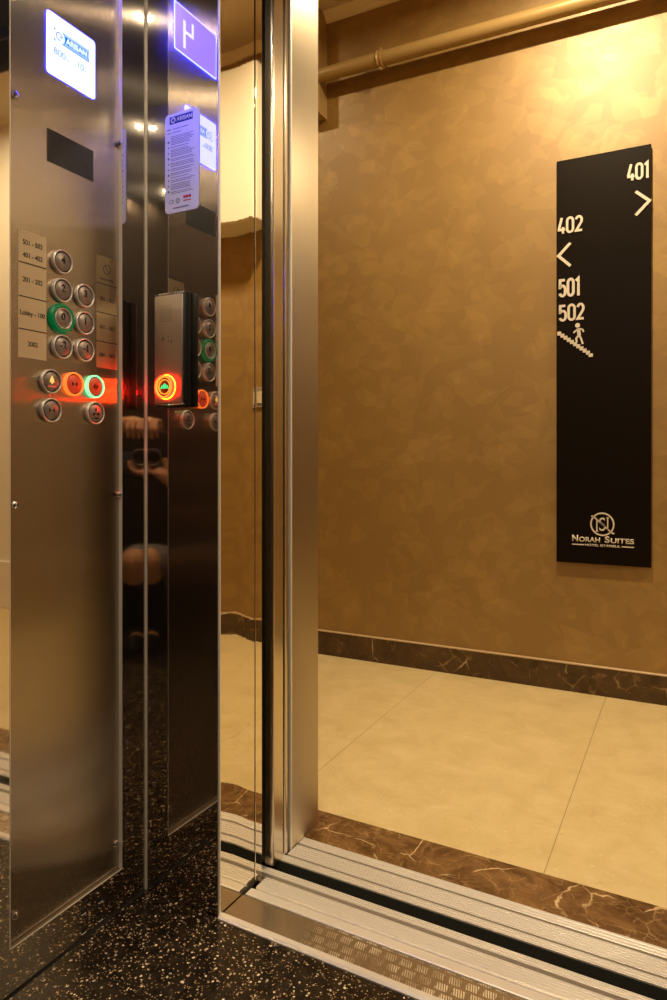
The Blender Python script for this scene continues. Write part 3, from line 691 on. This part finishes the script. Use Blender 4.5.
# ------------------------------------------------------------------ intercom on the front wall
FN = -(FW(0, 1, 0)-FW(0, 0, 0)).normalized(); FR = (FW(1, 0, 0)-FW(0, 0, 0)).normalized()
ux0, ux1, zi0, zi1 = -0.149, -0.0715, 1.003, 1.228
ic = thing('intercom_box', 'small steel fronted intercom box with glowing orange alarm ring on mirror wall', 'intercom', FW((ux0+ux1)/2, 0, zi0))
MB().rbox(FW, ux0, ux1+0.001, -0.0215, -0.0004, zi0-0.002, zi1+0.002, 0.004, 3).build('housing', M['black'], ic, smooth=40)
fp = MB(); fp.rbox(FW, ux0+0.0015, ux1-0.0030, -0.0245, -0.0205, zi0+0.004, zi1-0.004, 0.0022, 3); fpo = fp.build('front_plate', brushed('intercom_steel', (0.62, 0.55, 0.45), 0.36, 0.5), ic, smooth=40)
MB().rbox(FW, ux0+0.001, ux1, -0.0232, -0.0200, zi1-0.0035, zi1+0.0006, 0.001, 2).build('end_cap', M['chrome'], ic, smooth=40)
MB().rbox(FW, ux0+0.001, ux1, -0.0232, -0.0200, zi0-0.0006, zi0+0.0035, 0.001, 2).build('end_cap', M['chrome'], ic, smooth=40)
hl = MB()
for i in range(8):
    for j in range(8):
        hl.cyl(FW(ux0+0.0165+i*0.0042, -0.0244, 1.172+j*0.0044), FN, 0.0010, 0.0003, 8)
hl.build('speaker_holes', M['ink'], ic); hl = MB()
for (a, b) in ((0.017, 1.137), (0.0205, 1.140), (0.0205, 1.134), (0.024, 1.137), (0.034, 1.141), (0.034, 1.132), (0.042, 1.131), (0.042, 1.1285), (0.020, 1.137)):
    hl.cyl(FW(ux0+a+0.004, -0.0244, b), FN, 0.0013, 0.0003, 8)
hl.build('indicator_holes', M['ink'], ic)
bc = FW(-0.1165, -0.0240, 1.040)
bt = MB().lathe(bc, FN, [(0, 0), (0.0200, 0), (0.0200, 0.004), (0, 0.004)], 40).build('alarm_button', M['dark_red'], ic)
MB().lathe(bc, FN, [(0.0224, 0.0), (0.0230, 0.0), (0.0230, 0.0085), (0.0224, 0.0085)], 48).build('light_collar', M['red_collar'], bt)
MB().lathe(bc, FN, [(0.0190, 0.004), (0.0223, 0.004), (0.0223, 0.0085), (0.0212, 0.0088), (0.0198, 0.0088), (0.0190, 0.0080)], 48).build('light_ring', M['orange_glow'], bt)
MB().lathe(bc, FN, [(0.0135, 0.004), (0.0150, 0.004), (0.0150, 0.0066), (0.0135, 0.0066)], 40).build('light_ring', M['orange_glow'], bt)
bs = MB(); o = bc+FN*0.0045
P = [(-0.0055, -0.003), (-0.004, 0.003), (-0.001, 0.0065), (0.001, 0.0065), (0.004, 0.003), (0.0055, -0.003)]
bs.poly_prism([o+FR*a+Vector((0, 0, b)) for a, b in P], [o+FR*a+Vector((0, 0, b))+FN*0.0008 for a, b in P])
stroke(bs, [(-0.0095, -0.004), (-0.007, 0.003)], 0.0016, o, FR, Z, 0.0008); stroke(bs, [(0.007, 0.003), (0.0095, -0.004)], 0.0016, o, FR, Z, 0.0008)
bs.build('bell_symbol', M['green_sym'], bt)
MB().lathe(bc-FN*0.0002, FN, [(0.0231, 0.0), (0.0255, 0.0), (0.0252, 0.0010), (0.0231, 0.0012)], 48).build('added_green_collar', M['added_green_glow'], bt)  # added glowing ring that greens the plate round the button

# ------------------------------------------------------------------ instruction sticker
st = thing('instruction_sticker', 'tall white instruction sticker with rounded top corners on the mirror wall above the intercom', 'sticker', FW(-0.094, 0, 1.394))
su0, su1, sz0, sz1 = -0.1395, -0.0520, 1.3955, 1.5975
P = rounded(su0, su1, sz0, sz1, 0.0095)
MB().poly_prism([FW(a, -0.0004, b) for a, b in P], [FW(a, -0.0016, b) for a, b in P]).build('sheet', M['white'], st)
so = FW(0, -0.0016, 0)
q = MB(); stroke(q, [(-0.127, 1.5840), (-0.0675, 1.5840)], 0.0150, so, FR, Z, 0.0003); q.build('logo_band', M['blueink'], st)
q = MB(); text_mesh(q, 'ARISAN', FW(-0.109, -0.0019, 1.5795), FR, Z, h=0.0085, w=0.040, bold=0.03, depth=0.0003)
q.lathe(FW(-0.1175, -0.0019, 1.5840), FN, [(0.0035, 0), (0.0060, 0), (0.0060, 0.0003), (0.0035, 0.0003)], 24); q.build('lettering', M['white'], st)
q = MB(); rnd = random.Random(3)
z = 1.5660
for a0, w, h in ((-0.1340, 0.010, 0.0032), (-0.1195, 0.020, 0.0020), (-0.097, 0.018, 0.0020)):
    stroke(q, [(a0, z), (a0+w, z)], h*0.6, so, FR, Z, 0.0003)
z = 1.5590
stroke(q, [(-0.1340, z), (-0.124, z)], 0.0012, so, FR, Z, 0.0003); stroke(q, [(-0.120, z), (-0.098, z)], 0.0010, so, FR, Z, 0.0003)
z = 1.5510
while z > 1.4330:
    x0 = -0.1240; xe = -0.0620-rnd.random()*0.018
    while x0 < xe:        # words
        w = rnd.uniform(0.003, 0.009); stroke(q, [(x0, z), (min(x0+w, xe), z)], 0.00105, so, FR, Z, 0.0003); x0 += w+0.0010
    z -= rnd.choice((0.0032, 0.0032, 0.0055))
for k in range(10):
    zz = 1.5410-k*0.0112; q.lathe(FW(-0.1300, -0.0016, zz), FN, [(0, 0), (0.0017 if k % 3 else 0.0024, 0), (0.0017 if k % 3 else 0.0024, 0.0003), (0, 0.0003)], 10)
text_mesh(q, 'CE', FW(-0.1285, -0.0016, 1.4150), FR, Z, h=0.0075, w=0.013, depth=0.0003)
q.lathe(FW(-0.1060, -0.0016, 1.4190), FN, [(0.0040, 0), (0.0052, 0), (0.0052, 0.0003), (0.0040, 0.0003)], 20)
stroke(q, [(-0.109, 1.4150), (-0.103, 1.4230)], 0.0012, so, FR, Z, 0.0003)
stroke(q, [(-0.1180, 1.4050), (-0.0780, 1.4050)], 0.0022, so, FR, Z, 0.0003)
q.build('print', M['greyink'], st)
q = MB()
for zz, h in ((1.4240, 0.0055), (1.4165, 0.0022)):
    for k in range(3): stroke(q, [(-0.0915+k*0.0068, zz), (-0.0855+k*0.0068, zz)], h, so, FR, Z, 0.0003)
q.build('red_stamp', M['redink'], st)

# ================================================================== CORRIDOR
YW = 2.775; HX0, HX1 = -2.6, 2.4; HC = 2.905
struct(MB().box(W, HX0, HX1, 1.46, YW+0.05, -0.03, 0.0015).build('corridor_floor', M['tiles']))
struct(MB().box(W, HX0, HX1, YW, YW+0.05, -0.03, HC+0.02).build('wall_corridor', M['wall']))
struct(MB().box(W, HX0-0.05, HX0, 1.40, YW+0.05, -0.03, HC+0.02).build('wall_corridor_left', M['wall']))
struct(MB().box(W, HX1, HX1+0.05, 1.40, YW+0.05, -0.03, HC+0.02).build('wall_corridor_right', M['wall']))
struct(MB().box(W, HX0-0.05, HX1+0.05, 1.35, YW+0.05, HC, HC+0.04).build('corridor_ceiling', M['ceil']))
nw = MB(); nw.box(LF, HX0+0.815, -0.0555, 0.263, 0.377, -0.03, HC); nw.build  # near wall, left of the frame
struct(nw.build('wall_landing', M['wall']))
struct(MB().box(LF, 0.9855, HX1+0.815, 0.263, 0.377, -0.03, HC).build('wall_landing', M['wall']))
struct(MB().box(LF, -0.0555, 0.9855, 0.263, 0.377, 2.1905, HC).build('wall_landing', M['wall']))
struct(MB().box(W, 1.25, HX1, YW-0.02, YW-0.0001, 0.28, HC-0.04).build('wall_corridor', M['cream']))
struct(MB().rbox(W, 1.24, HX1, YW-0.035, YW-0.0001, 0.0017, 0.2795, 0.004, 2).build('baseboard_right', M['cream']))
# skirting: dark marble with a pale top edge
bb = MB(); bb.box(W, HX0, 1.239, YW-0.014, YW-0.0001, 0.0016, 0.1055); struct(bb.build('baseboard_back', M['marble_base']))
struct(MB().rbox(W, HX0, 1.239, YW-0.015, YW-0.0001, 0.1057, 0.1115, 0.001, 1).build('trim_11', plain('skirting_edge', (0.50, 0.36, 0.20), 0.35)))
# cornice
struct(MB().poly_prism([Vector((HX0, YW, 2.872)), Vector((HX0, YW-0.012, 2.874)), Vector((HX0, YW-0.022, 2.888)), Vector((HX0, YW-0.045, HC)), Vector((HX0, YW, HC))],
                       [Vector((HX1, YW, 2.872)), Vector((HX1, YW-0.012, 2.874)), Vector((HX1, YW-0.022, 2.888)), Vector((HX1, YW-0.045, HC)), Vector((HX1, YW, HC))]).build('trim_12', M['cornice']))
# boxed duct at the left, under the ceiling
du = MB()
x0, x1, y0, y1 = -1.86, -1.468, 2.690, YW-0.0005
du.poly_prism([Vector(p) for p in ((x0, y1, 2.435), (x1, y1, 2.435), (x1, y0+0.012, 2.435), (x1-0.004, y0, 2.445), (x0, y0, 2.445))],
              [Vector(p) for p in ((x0, y1, HC-0.003), (x1, y1, HC-0.003), (x1, y0+0.012, HC-0.003), (x1-0.004, y0, HC-0.003), (x0, y0, HC-0.003))])
tag(du.build('duct_box', M['paint']), 'gold painted boxed duct under the ceiling behind the left end of the pipe', 'duct')
# pipe along the wall
YP = 2.700; ZP0, ZP1 = 2.5985, 2.5870
pi_ = thing('ceiling_pipe', 'gold painted round pipe running high along the corridor wall', 'pipe', (-1.468, YP, ZP0))
def zp(x): return ZP0 + (ZP1-ZP0)*(x+1.42)/1.06
a = Vector((-1.4675, YP, zp(-1.4675))); b_ = Vector((0.2, YP, zp(0.2)))
MB().cyl(a, b_-a, 0.0295, (b_-a).length, 32).build('tube', M['paint'], pi_, smooth=40)
for cxp in (-1.170, -0.02):
    c0 = Vector((cxp, YP, zp(cxp)))
    cl = MB(); cl.lathe(c0-Vector((0.011, 0, 0)), (1, 0, 0), [(0.0296, 0), (0.036, 0), (0.0365, 0.003), (0.0335, 0.006), (0.0335, 0.016), (0.0365, 0.019), (0.036, 0.022), (0.0296, 0.022)], 36)
    for zz in (-0.041, 0.041): cl.cyl(c0+Vector((-0.006, -0.002, zz)), (1, 0, 0), 0.0075, 0.012, 12)
    cl.box(W, cxp-0.005, cxp+0.005, YP+0.03, YW-0.0005, c0.z-0.006, c0.z+0.006)
    cl.build('clamp', M['paint'], pi_, smooth=40)
# cream box on the wall, right of the sign: the polished jamb mirrors it
cb = thing('wall_cabinet', 'pale cream cabinet high on the corridor wall, mirrored in the polished door jamb', 'cabinet', (0.55, YW, 2.0))
MB().rbox(W, 0.215, 0.90, 2.615, YW-0.0005, 2.005, 2.735, 0.004, 2).build('body', M['cream'], cb)
MB().rbox(W, 0.222, 0.893, 2.607, 2.6148, 2.012, 2.728, 0.002, 1).build('door', M['cream'], cb)
# switch
sw = thing('light_switch', 'small framed light switch on the corridor wall, mirrored in the polished door jamb', 'switch', (0.305, YW, 1.19))
MB().rbox(W, 0.277, 0.333, YW-0.009, YW-0.0003, 1.140, 1.240, 0.002, 2).build('plate', M['switch'], sw)
MB().rbox(W, 0.289, 0.321, YW-0.0125, YW-0.009, 1.160, 1.220, 0.001, 2).build('rocker', M['button_pearl'], sw)

# ------------------------------------------------------------------ room sign
sg = thing('room_sign', 'tall black corridor sign with pale room numbers, arrows and a stair pictogram', 'sign', (-0.292, YW, 0.4965))
SX0, SX1, SZ0, SZ1, SY = -0.4587, -0.1252, 0.4965, 2.040, 2.757
so2 = MB().rbox(W, SX0+0.001, SX1, SY, YW-0.006, SZ0, SZ1, 0.0008, 1).build('board', M['sign'], sg)
MB().box(W, SX0+0.05, SX1-0.05, YW-0.006, YW-0.0003, SZ0+0.06, SZ1-0.06).build('mounting_batten', M['black'], sg)
so3 = (0, SY, 0); XX = (1, 0, 0)
# rounded condensed numerals drawn as strokes, cell 1 x 1.95
def arc(cx_, cy, rx, ry, a0, a1, n=10): return [(cx_+rx*math.cos(math.radians(a0+(a1-a0)*i/n)), cy+ry*math.sin(math.radians(a0+(a1-a0)*i/n))) for i in range(n+1)]
GL = {'0': [arc(0.5, 1.45, 0.39, 0.39, 0, 180)+arc(0.5, 0.50, 0.39, 0.39, 180, 360)+[(0.89, 1.45)]],
      '1': [[(0.16, 1.60), (0.52, 1.86), (0.52, 0.02)]],
      '2': [arc(0.5, 1.40, 0.38, 0.44, 165, -20)+[(0.80, 1.10), (0.14, 0.16), (0.92, 0.16)]],
      '4': [[(0.72, 0.02), (0.72, 0.80)], [(0.56, 1.93), (0.16, 0.56)], [(0.02, 0.50), (1.02, 0.50)]],
      '5': [[(0.84, 1.80), (0.17, 1.80), (0.14, 1.02)]+arc(0.5, 0.84, 0.38, 0.36, 150, 0)+arc(0.5, 0.50, 0.38, 0.38, 0, -165)]}
def numeral(s, x0, z0, w, h, name='room_number'):
    mb = MB(); adv = w/len(s); kx = adv*0.86; kz = h/1.95; wd = h*0.140
    for i, ch in enumerate(s):
        ox = x0+i*adv
        if ch == '1': ox -= adv*0.08
        for pts in GL[ch]:
            P = [(ox+p[0]*kx, z0+p[1]*kz) for p in pts]
            stroke(mb, P, wd, so3, XX, Z, 0.003+0.0001*GL[ch].index(pts))
    return mb.build(name, M['letter'], sg)
numeral('401', -0.2065, 1.9165, 0.0870, 0.0610)
numeral('402', -0.4530, 1.7570, 0.0960, 0.0620)
numeral('501', -0.4480, 1.5140, 0.0900, 0.0700)
numeral('502', -0.4480, 1.4210, 0.0970, 0.0640)
stroke(MB(), [(-0.1770, 1.8740), (-0.1310, 1.8330), (-0.1770, 1.7870)], 0.0105, so3, XX, Z, 0.003).build('arrow', M['letter'], sg)
stroke(MB(), [(-0.4060, 1.7180), (-0.4500, 1.6740), (-0.4060, 1.6310)], 0.0105, so3, XX, Z, 0.003).build('arrow', M['letter'], sg)
stp = MB(); ns = 10; sxa, sza, sxb, szb = -0.4540, 1.3760, -0.3380, 1.2860
up_, lo = [], []
for k in range(ns):
    xa = sxa+(sxb-sxa)*k/ns; xb = sxa+(sxb-sxa)*(k+1)/ns; za = sza+(szb-sza)*k/ns; zb = sza+(szb-sza)*(k+1)/ns
    stp.box(W, xa, xb+0.0022, SY-0.003, SY, za-0.0080, za+0.0065)
stp.box(W, sxb-0.002, sxb+0.0125, SY-0.003, SY, szb-0.0080, szb+0.0050)
stp.build('stair_symbol', M['letter'], sg)
mn = MB(); mn.cyl((-0.3800, SY, 1.4010), (0, -1, 0), 0.0088, 0.003, 20)
for P, w in (([(-0.3775, 1.3895), (-0.3740, 1.3620)], 0.0125), ([(-0.3775, 1.3860), (-0.3880, 1.3800), (-0.3950, 1.3735)], 0.0055), ([(-0.3740, 1.3880), (-0.3620, 1.3840), (-0.3580, 1.3740)], 0.0055),
             ([(-0.3760, 1.3620), (-0.3850, 1.3520), (-0.3830, 1.3370)], 0.0068), ([(-0.3730, 1.3620), (-0.3670, 1.3480), (-0.3610, 1.3290)], 0.0068)):
    stroke(mn, P, w, so3, XX, Z, 0.003)
mn.build('walking_figure_symbol', M['letter'], sg)
em = MB(); ecx, ecz = -0.2920, 0.6480
stroke(em, [(ecx+0.0400*math.cos(2*PI*i/40), ecz+0.0415*math.sin(2*PI*i/40)) for i in range(41)], 0.0052, so3, XX, Z, 0.003)
stroke(em, [(ecx-0.0385, ecz+0.0300), (ecx-0.0270, ecz+0.0240), (ecx+0.0345, ecz-0.0320), (ecx+0.0420, ecz-0.0330)], 0.0055, so3, XX, Z, 0.003)
stroke(em, [(ecx-0.0190, ecz-0.0270), (ecx-0.0190, ecz+0.0190)], 0.0042, so3, XX, Z, 0.003)
stroke(em, [(ecx+0.0190, ecz-0.0210), (ecx+0.0190, ecz+0.0250)], 0.0042, so3, XX, Z, 0.003)
text_mesh(em, 'S', (ecx, SY, ecz-0.0250), XX, Z, h=0.050, w=0.021, align='CENTER', depth=0.003)
stroke(em, [(ecx-0.0240, ecz-0.0270), (ecx-0.0140, ecz-0.0270)], 0.003, so3, XX, Z, 0.003)
stroke(em, [(ecx+0.0140, ecz+0.0250), (ecx+0.0240, ecz+0.0250)], 0.003, so3, XX, Z, 0.003)
em.build('emblem', M['letter'], sg)
nmz = 0.5790; hn = MB()
text_mesh(hn, 'N', (-0.3995, SY, nmz), XX, Z, h=0.0245, w=0.0215, depth=0.003, bold=0.02)
text_mesh(hn, 'ORAH', (-0.3745, SY, nmz), XX, Z, h=0.0185, w=0.0745, depth=0.003, bold=0.02)
text_mesh(hn, 'S', (-0.2830, SY, nmz), XX, Z, h=0.0245, w=0.0165, depth=0.003, bold=0.02)
text_mesh(hn, 'UITES', (-0.2625, SY, nmz), XX, Z, h=0.0185, w=0.0800, depth=0.003, bold=0.02)
hn.build('hotel_name', M['letter'], sg)
hl = MB(); text_mesh(hl, 'HOTEL ISTANBUL', (-0.2910, SY, 0.5635), XX, Z, h=0.0085, w=0.1240, align='CENTER', depth=0.003, bold=0.015)
for a, c in ((-0.3995, -0.3570), (-0.2250, -0.1830)): stroke(hl, [(a, 0.5675), (c, 0.5675)], 0.0036, so3, XX, Z, 0.003)
hl.build('lettering', M['letter'], sg)

# ================================================================== PEOPLE (seen in the corner of the mirror walls)
def capsule_chain(mb, pts, n=14):
    """pts: list of (Vector, radius); overlapping tapered segments with ball joints"""
    for (p, r) in pts:
        t = bmesh.new(); bmesh.ops.create_icosphere(t, subdivisions=2, radius=r); mb.join(t, Matrix.Translation(p))
    for (p, r), (q, s) in zip(pts[:-1], pts[1:]):
        if (q-p).length > 1e-5: mb.cyl(p, q-p, r, (q-p).length, n, s)
    return mb
def ellipsoid(mb, c, rx, ry, rz, rot=None):
    t = bmesh.new(); bmesh.ops.create_icosphere(t, subdivisions=3, radius=1)
    m = Matrix.Translation(c) @ (rot or Matrix()) @ Matrix.Diagonal((rx, ry, rz, 1))
    mb.join(t, m); return mb
def remeshed(mb, name, m, parent, vox, smooth=4, label=None):
    o = mb.build(name+'_raw', m)
    r = o.modifiers.new('r', 'REMESH'); r.mode = 'VOXEL'; r.voxel_size = vox
    s = o.modifiers.new('s', 'SMOOTH'); s.iterations = smooth; s.factor = 0.5
    dg = bpy.context.evaluated_depsgraph_get()
    me = bpy.data.meshes.new_from_object(o.evaluated_get(dg))
    me.name = name; raw = o.data; bpy.data.objects.remove(o); bpy.data.meshes.remove(raw)
    me.polygons.foreach_set('use_smooth', [True]*len(me.polygons))
    if not me.materials: me.materials.append(m)
    q = bpy.data.objects.new(name, me); C.objects.link(q)
    if parent is not None: q.parent = parent; q.matrix_parent_inverse = Matrix.Translation(-Vector(parent['_loc']))
    return q
def B(u, d, z): return BK(u, -d, z)      # u to the photographer's right, d behind the lens
ROT = Matrix.Rotation(YAW, 4, 'Z')
person = thing('person', 'person in black shirt and grey shorts crouching with a camera, mirrored in the corner', 'person', B(0.0, 0.45, 0.0))
pb = MB()
pelvis = B(-0.02, 0.66, 0.36); waist = B(-0.02, 0.66, 0.55); chest = B(-0.03, 0.56, 0.80); neck = B(-0.05, 0.49, 0.975)
capsule_chain(pb, [(pelvis, 0.125), (waist, 0.115), (chest, 0.125), (B(-0.04, 0.52, 0.89), 0.10)])
for sg_ in (-1, 1): capsule_chain(pb, [(chest, 0.10), (B(-0.03+sg_*0.155, 0.53, 0.86), 0.058)])
capsule_chain(pb, [(B(-0.045, 0.51, 0.93), 0.06), (neck, 0.052), (B(-0.06, 0.455, 1.03), 0.05)])
hc = B(-0.11, 0.40, 1.115)
ellipsoid(pb, hc, 0.075, 0.095, 0.112, ROT); ellipsoid(pb, hc+(B(0, 0, 0)-B(0, 0.035, 0))+Vector((0, 0, -0.055)), 0.052, 0.058, 0.058, ROT)
ellipsoid(pb, hc+(B(0, 0, 0)-B(0, 0.097, 0))+Vector((0, 0, -0.022)), 0.013, 0.018, 0.022, ROT)            # nose
ellipsoid(pb, hc+(B(0, 0, 0)-B(0, 0.086, 0))+Vector((0, 0, -0.068)), 0.024, 0.010, 0.009, ROT)            # lips
for sg_ in (-1, 1):
    ellipsoid(pb, hc+(B(sg_*0.076, 0, 0)-B(0, 0, 0))+Vector((0, 0, -0.01)), 0.009, 0.020, 0.032, ROT)     # ears
    ellipsoid(pb, hc+(B(sg_*0.030, 0, 0)-B(0, 0.083, 0))+Vector((0, 0, 0.018)), 0.022, 0.012, 0.008, ROT)  # brows
# legs: right knee up in the middle, left knee out to the side
legs = {1: (B(0.07, 0.62, 0.34), B(0.085, 0.225, 0.435), B(0.10, 0.42, 0.09)), -1: (B(-0.12, 0.62, 0.34), B(-0.27, 0.26, 0.44), B(-0.24, 0.44, 0.09))}
for sg_, (hip, knee, ank) in legs.items():
    capsule_chain(pb, [(hip, 0.092), (hip.lerp(knee, 0.5), 0.076), (knee, 0.056), (knee.lerp(ank, 0.35), 0.056), (knee.lerp(ank, 0.7), 0.042), (ank, 0.036), (ank+(B(0, 0, 0)-B(0, 0.08, 0))*1.0+Vector((0, 0, -0.04)), 0.036)])
# right arm: elbow out, forearm up to the top of the upright camera
sh_r, el_r, wr_r = B(0.145, 0.52, 0.86), B(0.30, 0.30, 0.86), B(0.095, 0.095, 1.045)
capsule_chain(pb, [(sh_r, 0.052), (sh_r.lerp(el_r, 0.5), 0.045), (el_r, 0.038), (el_r.lerp(wr_r, 0.35), 0.038), (wr_r, 0.026)])
palm = B(0.045, 0.075, 1.045)
capsule_chain(pb, [(wr_r, 0.026), (palm, 0.030), (B(0.000, 0.070, 1.035), 0.027)])
for k, (du_, ln) in enumerate(((0.052, 0.9), (0.030, 1.0), (0.008, 1.04), (-0.013, 0.92))):
    root = B(du_-0.004, 0.060, 1.050); k1 = B(du_, 0.020, 1.054); k2 = B(du_-0.002, 0.003-0.004*ln, 1.018); k3 = B(du_-0.004, 0.012, 1.018-0.036*ln)
    capsule_chain(pb, [(root, 0.0100), (k1, 0.0088), (k2, 0.0082), (k3, 0.0072)], 10)
capsule_chain(pb, [(palm, 0.018), (B(0.020, 0.112, 1.022), 0.0125), (B(-0.012, 0.120, 0.998), 0.0105)], 10)    # thumb, behind the camera
# left arm: forearm rising under the lens
sh_l, el_l, wr_l = B(-0.205, 0.52, 0.86), B(-0.135, 0.24, 0.56), B(-0.075, 0.055, 0.785)
capsule_chain(pb, [(sh_l, 0.052), (sh_l.lerp(el_l, 0.5), 0.045), (el_l, 0.038), (el_l.lerp(wr_l, 0.35), 0.038), (wr_l, 0.026)])
pl = B(-0.040, 0.035, 0.822)
capsule_chain(pb, [(wr_l, 0.026), (pl, 0.029), (B(-0.018, 0.030, 0.835), 0.024)])
for k, dd_ in enumerate((0.012, 0.031, 0.050, 0.068)):
    root = B(-0.020, dd_, 0.832); k1 = B(0.018, dd_-0.001, 0.838); k2 = B(0.040, dd_-0.001, 0.858); k3 = B(0.046, dd_, 0.878)
    capsule_chain(pb, [(root, 0.0095), (k1, 0.0082), (k2, 0.0078), (k3, 0.0070)], 10)
capsule_chain(pb, [(pl, 0.016), (B(-0.050, 0.030, 0.860), 0.012), (B(-0.046, 0.028, 0.888), 0.010)], 10)
remeshed(pb, 'body', M['skin'], person, 0.0034, 2)
# clothes and hair
cl = MB()
capsule_chain(cl, [(waist+Vector((0, 0, -0.10)), 0.140), (waist, 0.132), (chest, 0.142), (B(-0.04, 0.52, 0.885), 0.112)])
for sg_ in (-1, 1): capsule_chain(cl, [(chest, 0.115), (B(-0.03+sg_*0.155, 0.53, 0.86), 0.072)])
capsule_chain(cl, [(sh_r, 0.068), (sh_r.lerp(el_r, 0.62), 0.060)]); capsule_chain(cl, [(sh_l, 0.068), (sh_l.lerp(el_l, 0.62), 0.060)])
remeshed(cl, 'shirt', M['shirt'], person, 0.009, 3)
cl = MB(); capsule_chain(cl, [(pelvis, 0.143), (pelvis+Vector((0, 0, 0.08)), 0.138)])
for sg_, (hip, knee, ank) in legs.items(): capsule_chain(cl, [(hip, 0.106), (hip.lerp(knee, 0.45), 0.094), (hip.lerp(knee, 0.84), 0.082)])
remeshed(cl, 'shorts', M['shorts'], person, 0.009, 3)
cl = MB(); ellipsoid(cl, hc+(B(0, 0.022, 0)-B(0, 0, 0))+Vector((0, 0, 0.028)), 0.086, 0.094, 0.108, ROT)
remeshed(cl, 'hair', M['hair'], person, 0.008, 3)
for sg_, (hip, knee, ank) in legs.items():
    cl = MB(); capsule_chain(cl, [(ank+(B(0, 0.03, 0)-B(0, 0, 0))+Vector((0, 0, -0.045)), 0.044), (ank+(B(0, 0, 0)-B(0, 0.08, 0))+Vector((0, 0, -0.048)), 0.041), (ank+(B(0, 0, 0)-B(0, 0.16, 0))+Vector((0, 0, -0.055)), 0.034)])
    sk = MB(); capsule_chain(sk, [(knee.lerp(ank, 0.30)+Vector((0, 0, 0)), 0.063), (knee.lerp(ank, 0.65), 0.052), (ank, 0.050), (ank+(B(0, 0, 0)-B(0, 0.05, 0))+Vector((0, 0, -0.03)), 0.046)]); remeshed(sk, 'sock', M['shirt'], person, 0.007, 2)
    remeshed(cl, 'shoe', M['shoe'], person, 0.008, 2)
# the camera, held upright
cm = thing('photo_camera', 'black camera held upright in both hands, mirrored in the corner', 'camera', B(0, 0.05, 0.83))
MB().rbox(BK, -0.050, 0.045, -0.112, -0.064, 0.865, 1.012, 0.010, 3).build('camera_body', M['cam'], cm, smooth=50)
MB().rbox(BK, -0.075, -0.046, -0.105, -0.068, 0.872, 0.928, 0.008, 3).build('viewfinder_hump', M['cam'], cm, smooth=50)
fw = (B(0, 0, 0)-B(0, 1, 0)).normalized()
lc = B(0, 0.066, 0.900)
ln_ = MB().lathe(lc, fw, [(0.022, -0.002), (0.036, -0.002), (0.036, 0.012), (0.034, 0.014), (0.034, 0.034), (0.037, 0.038), (0.037, 0.052), (0.033, 0.052), (0.030, 0.040), (0.022, 0.030)], 40).build('lens_barrel', M['cam'], cm)
MB().lathe(lc, fw, [(0.0305, 0.0505), (0.0345, 0.0505), (0.0345, 0.0535), (0.0305, 0.0535)], 40).build('lens_ring', M['chrome'], ln_)
MB().lathe(lc, fw, [(0, 0.020), (0.0275, 0.020), (0.0275, 0.034), (0.018, 0.037), (0, 0.039)], 40).build('front_glass', M['lens'], ln_)
for k in (0,):
    MB().lathe(B(0.02, 0.064, 1.0), fw, [(0, 0), (0.004, 0), (0.004, 0.002), (0, 0.002)], 14).build('lamp_window', M['lens'], cm)

# ================================================================== LIGHTS
WARM = (1.0, 0.80, 0.50); CARW = (1.0, 0.82, 0.60)
def downlight(x, y, zc, power, r, label, col, group, spread=150):
    t = thing('downlight', label, 'ceiling light', (x, y, zc), group)
    MB().lathe((x, y, zc), (0, 0, -1), [(r, 0), (r+0.014, 0), (r+0.012, 0.004), (r, 0.003)], 32).build('bezel', M['chrome'], t)
    MB().lathe((x, y, zc), (0, 0, -1), [(0, 0), (r, 0), (r, 0.0015), (0, 0.0015)], 32).build('lens', M['lamp'], t)
    li = bpy.data.lights.new('downlight_lamp', 'AREA'); li.shape = 'DISK'; li.size = r*2; li.energy = power; li.color = col; li.spread = math.radians(spread)
    o = bpy.data.objects.new('downlight_lamp', li); o.location = (x, y, zc-0.006); C.objects.link(o)
    return t
for x in (-0.50, 0.0, 0.42):
    for y in (0.55, 0.0, -0.55):
        downlight(x, y, ZC, 2.5, 0.011, 'small round downlight set in the lift car ceiling', CARW, 'downlights in the lift ceiling', 160)
downlight(-0.33, 2.02, HC, 46, 0.045, 'round recessed downlight in the corridor ceiling above the room sign', WARM, None, 170)
downlight(1.35, 2.10, HC, 28, 0.045, 'round recessed downlight in the corridor ceiling at the right, past the doorway', WARM, None, 170)
downlight(-1.95, 2.05, HC, 7, 0.045, 'round recessed downlight in the corridor ceiling at the left end', WARM, None, 170)

w = bpy.data.worlds.new('world'); sc.world = w; w.use_nodes = True
w.node_tree.nodes['Background'].inputs[0].default_value = (1.0, 0.75, 0.45, 1); w.node_tree.nodes['Background'].inputs[1].default_value = 0.01

# ================================================================== CAMERA
cam = bpy.data.cameras.new('camera'); co = bpy.data.objects.new('camera', cam); C.objects.link(co)
co.location = (0, 0, 0.9); co.rotation_euler = (PI/2, 0, YAW)
cam.sensor_fit = 'HORIZONTAL'; cam.sensor_width = 36; cam.lens = 36*689/667; cam.shift_y = -(500-457)/667; cam.clip_start = 0.005
sc.camera = co
for o in bpy.data.objects:
    if '_loc' in o.keys(): del o['_loc']
sc.cycles.max_bounces = 14; sc.cycles.glossy_bounces = 10; sc.cycles.diffuse_bounces = 5
sc.cycles.use_denoising = True; sc.cycles.sample_clamp_indirect = 30
sc.view_settings.view_transform = 'Standard'; sc.view_settings.look = 'None'
sc.view_settings.exposure = 0.0; sc.view_settings.gamma = 1.0; sc.view_settings.use_curve_mapping = False
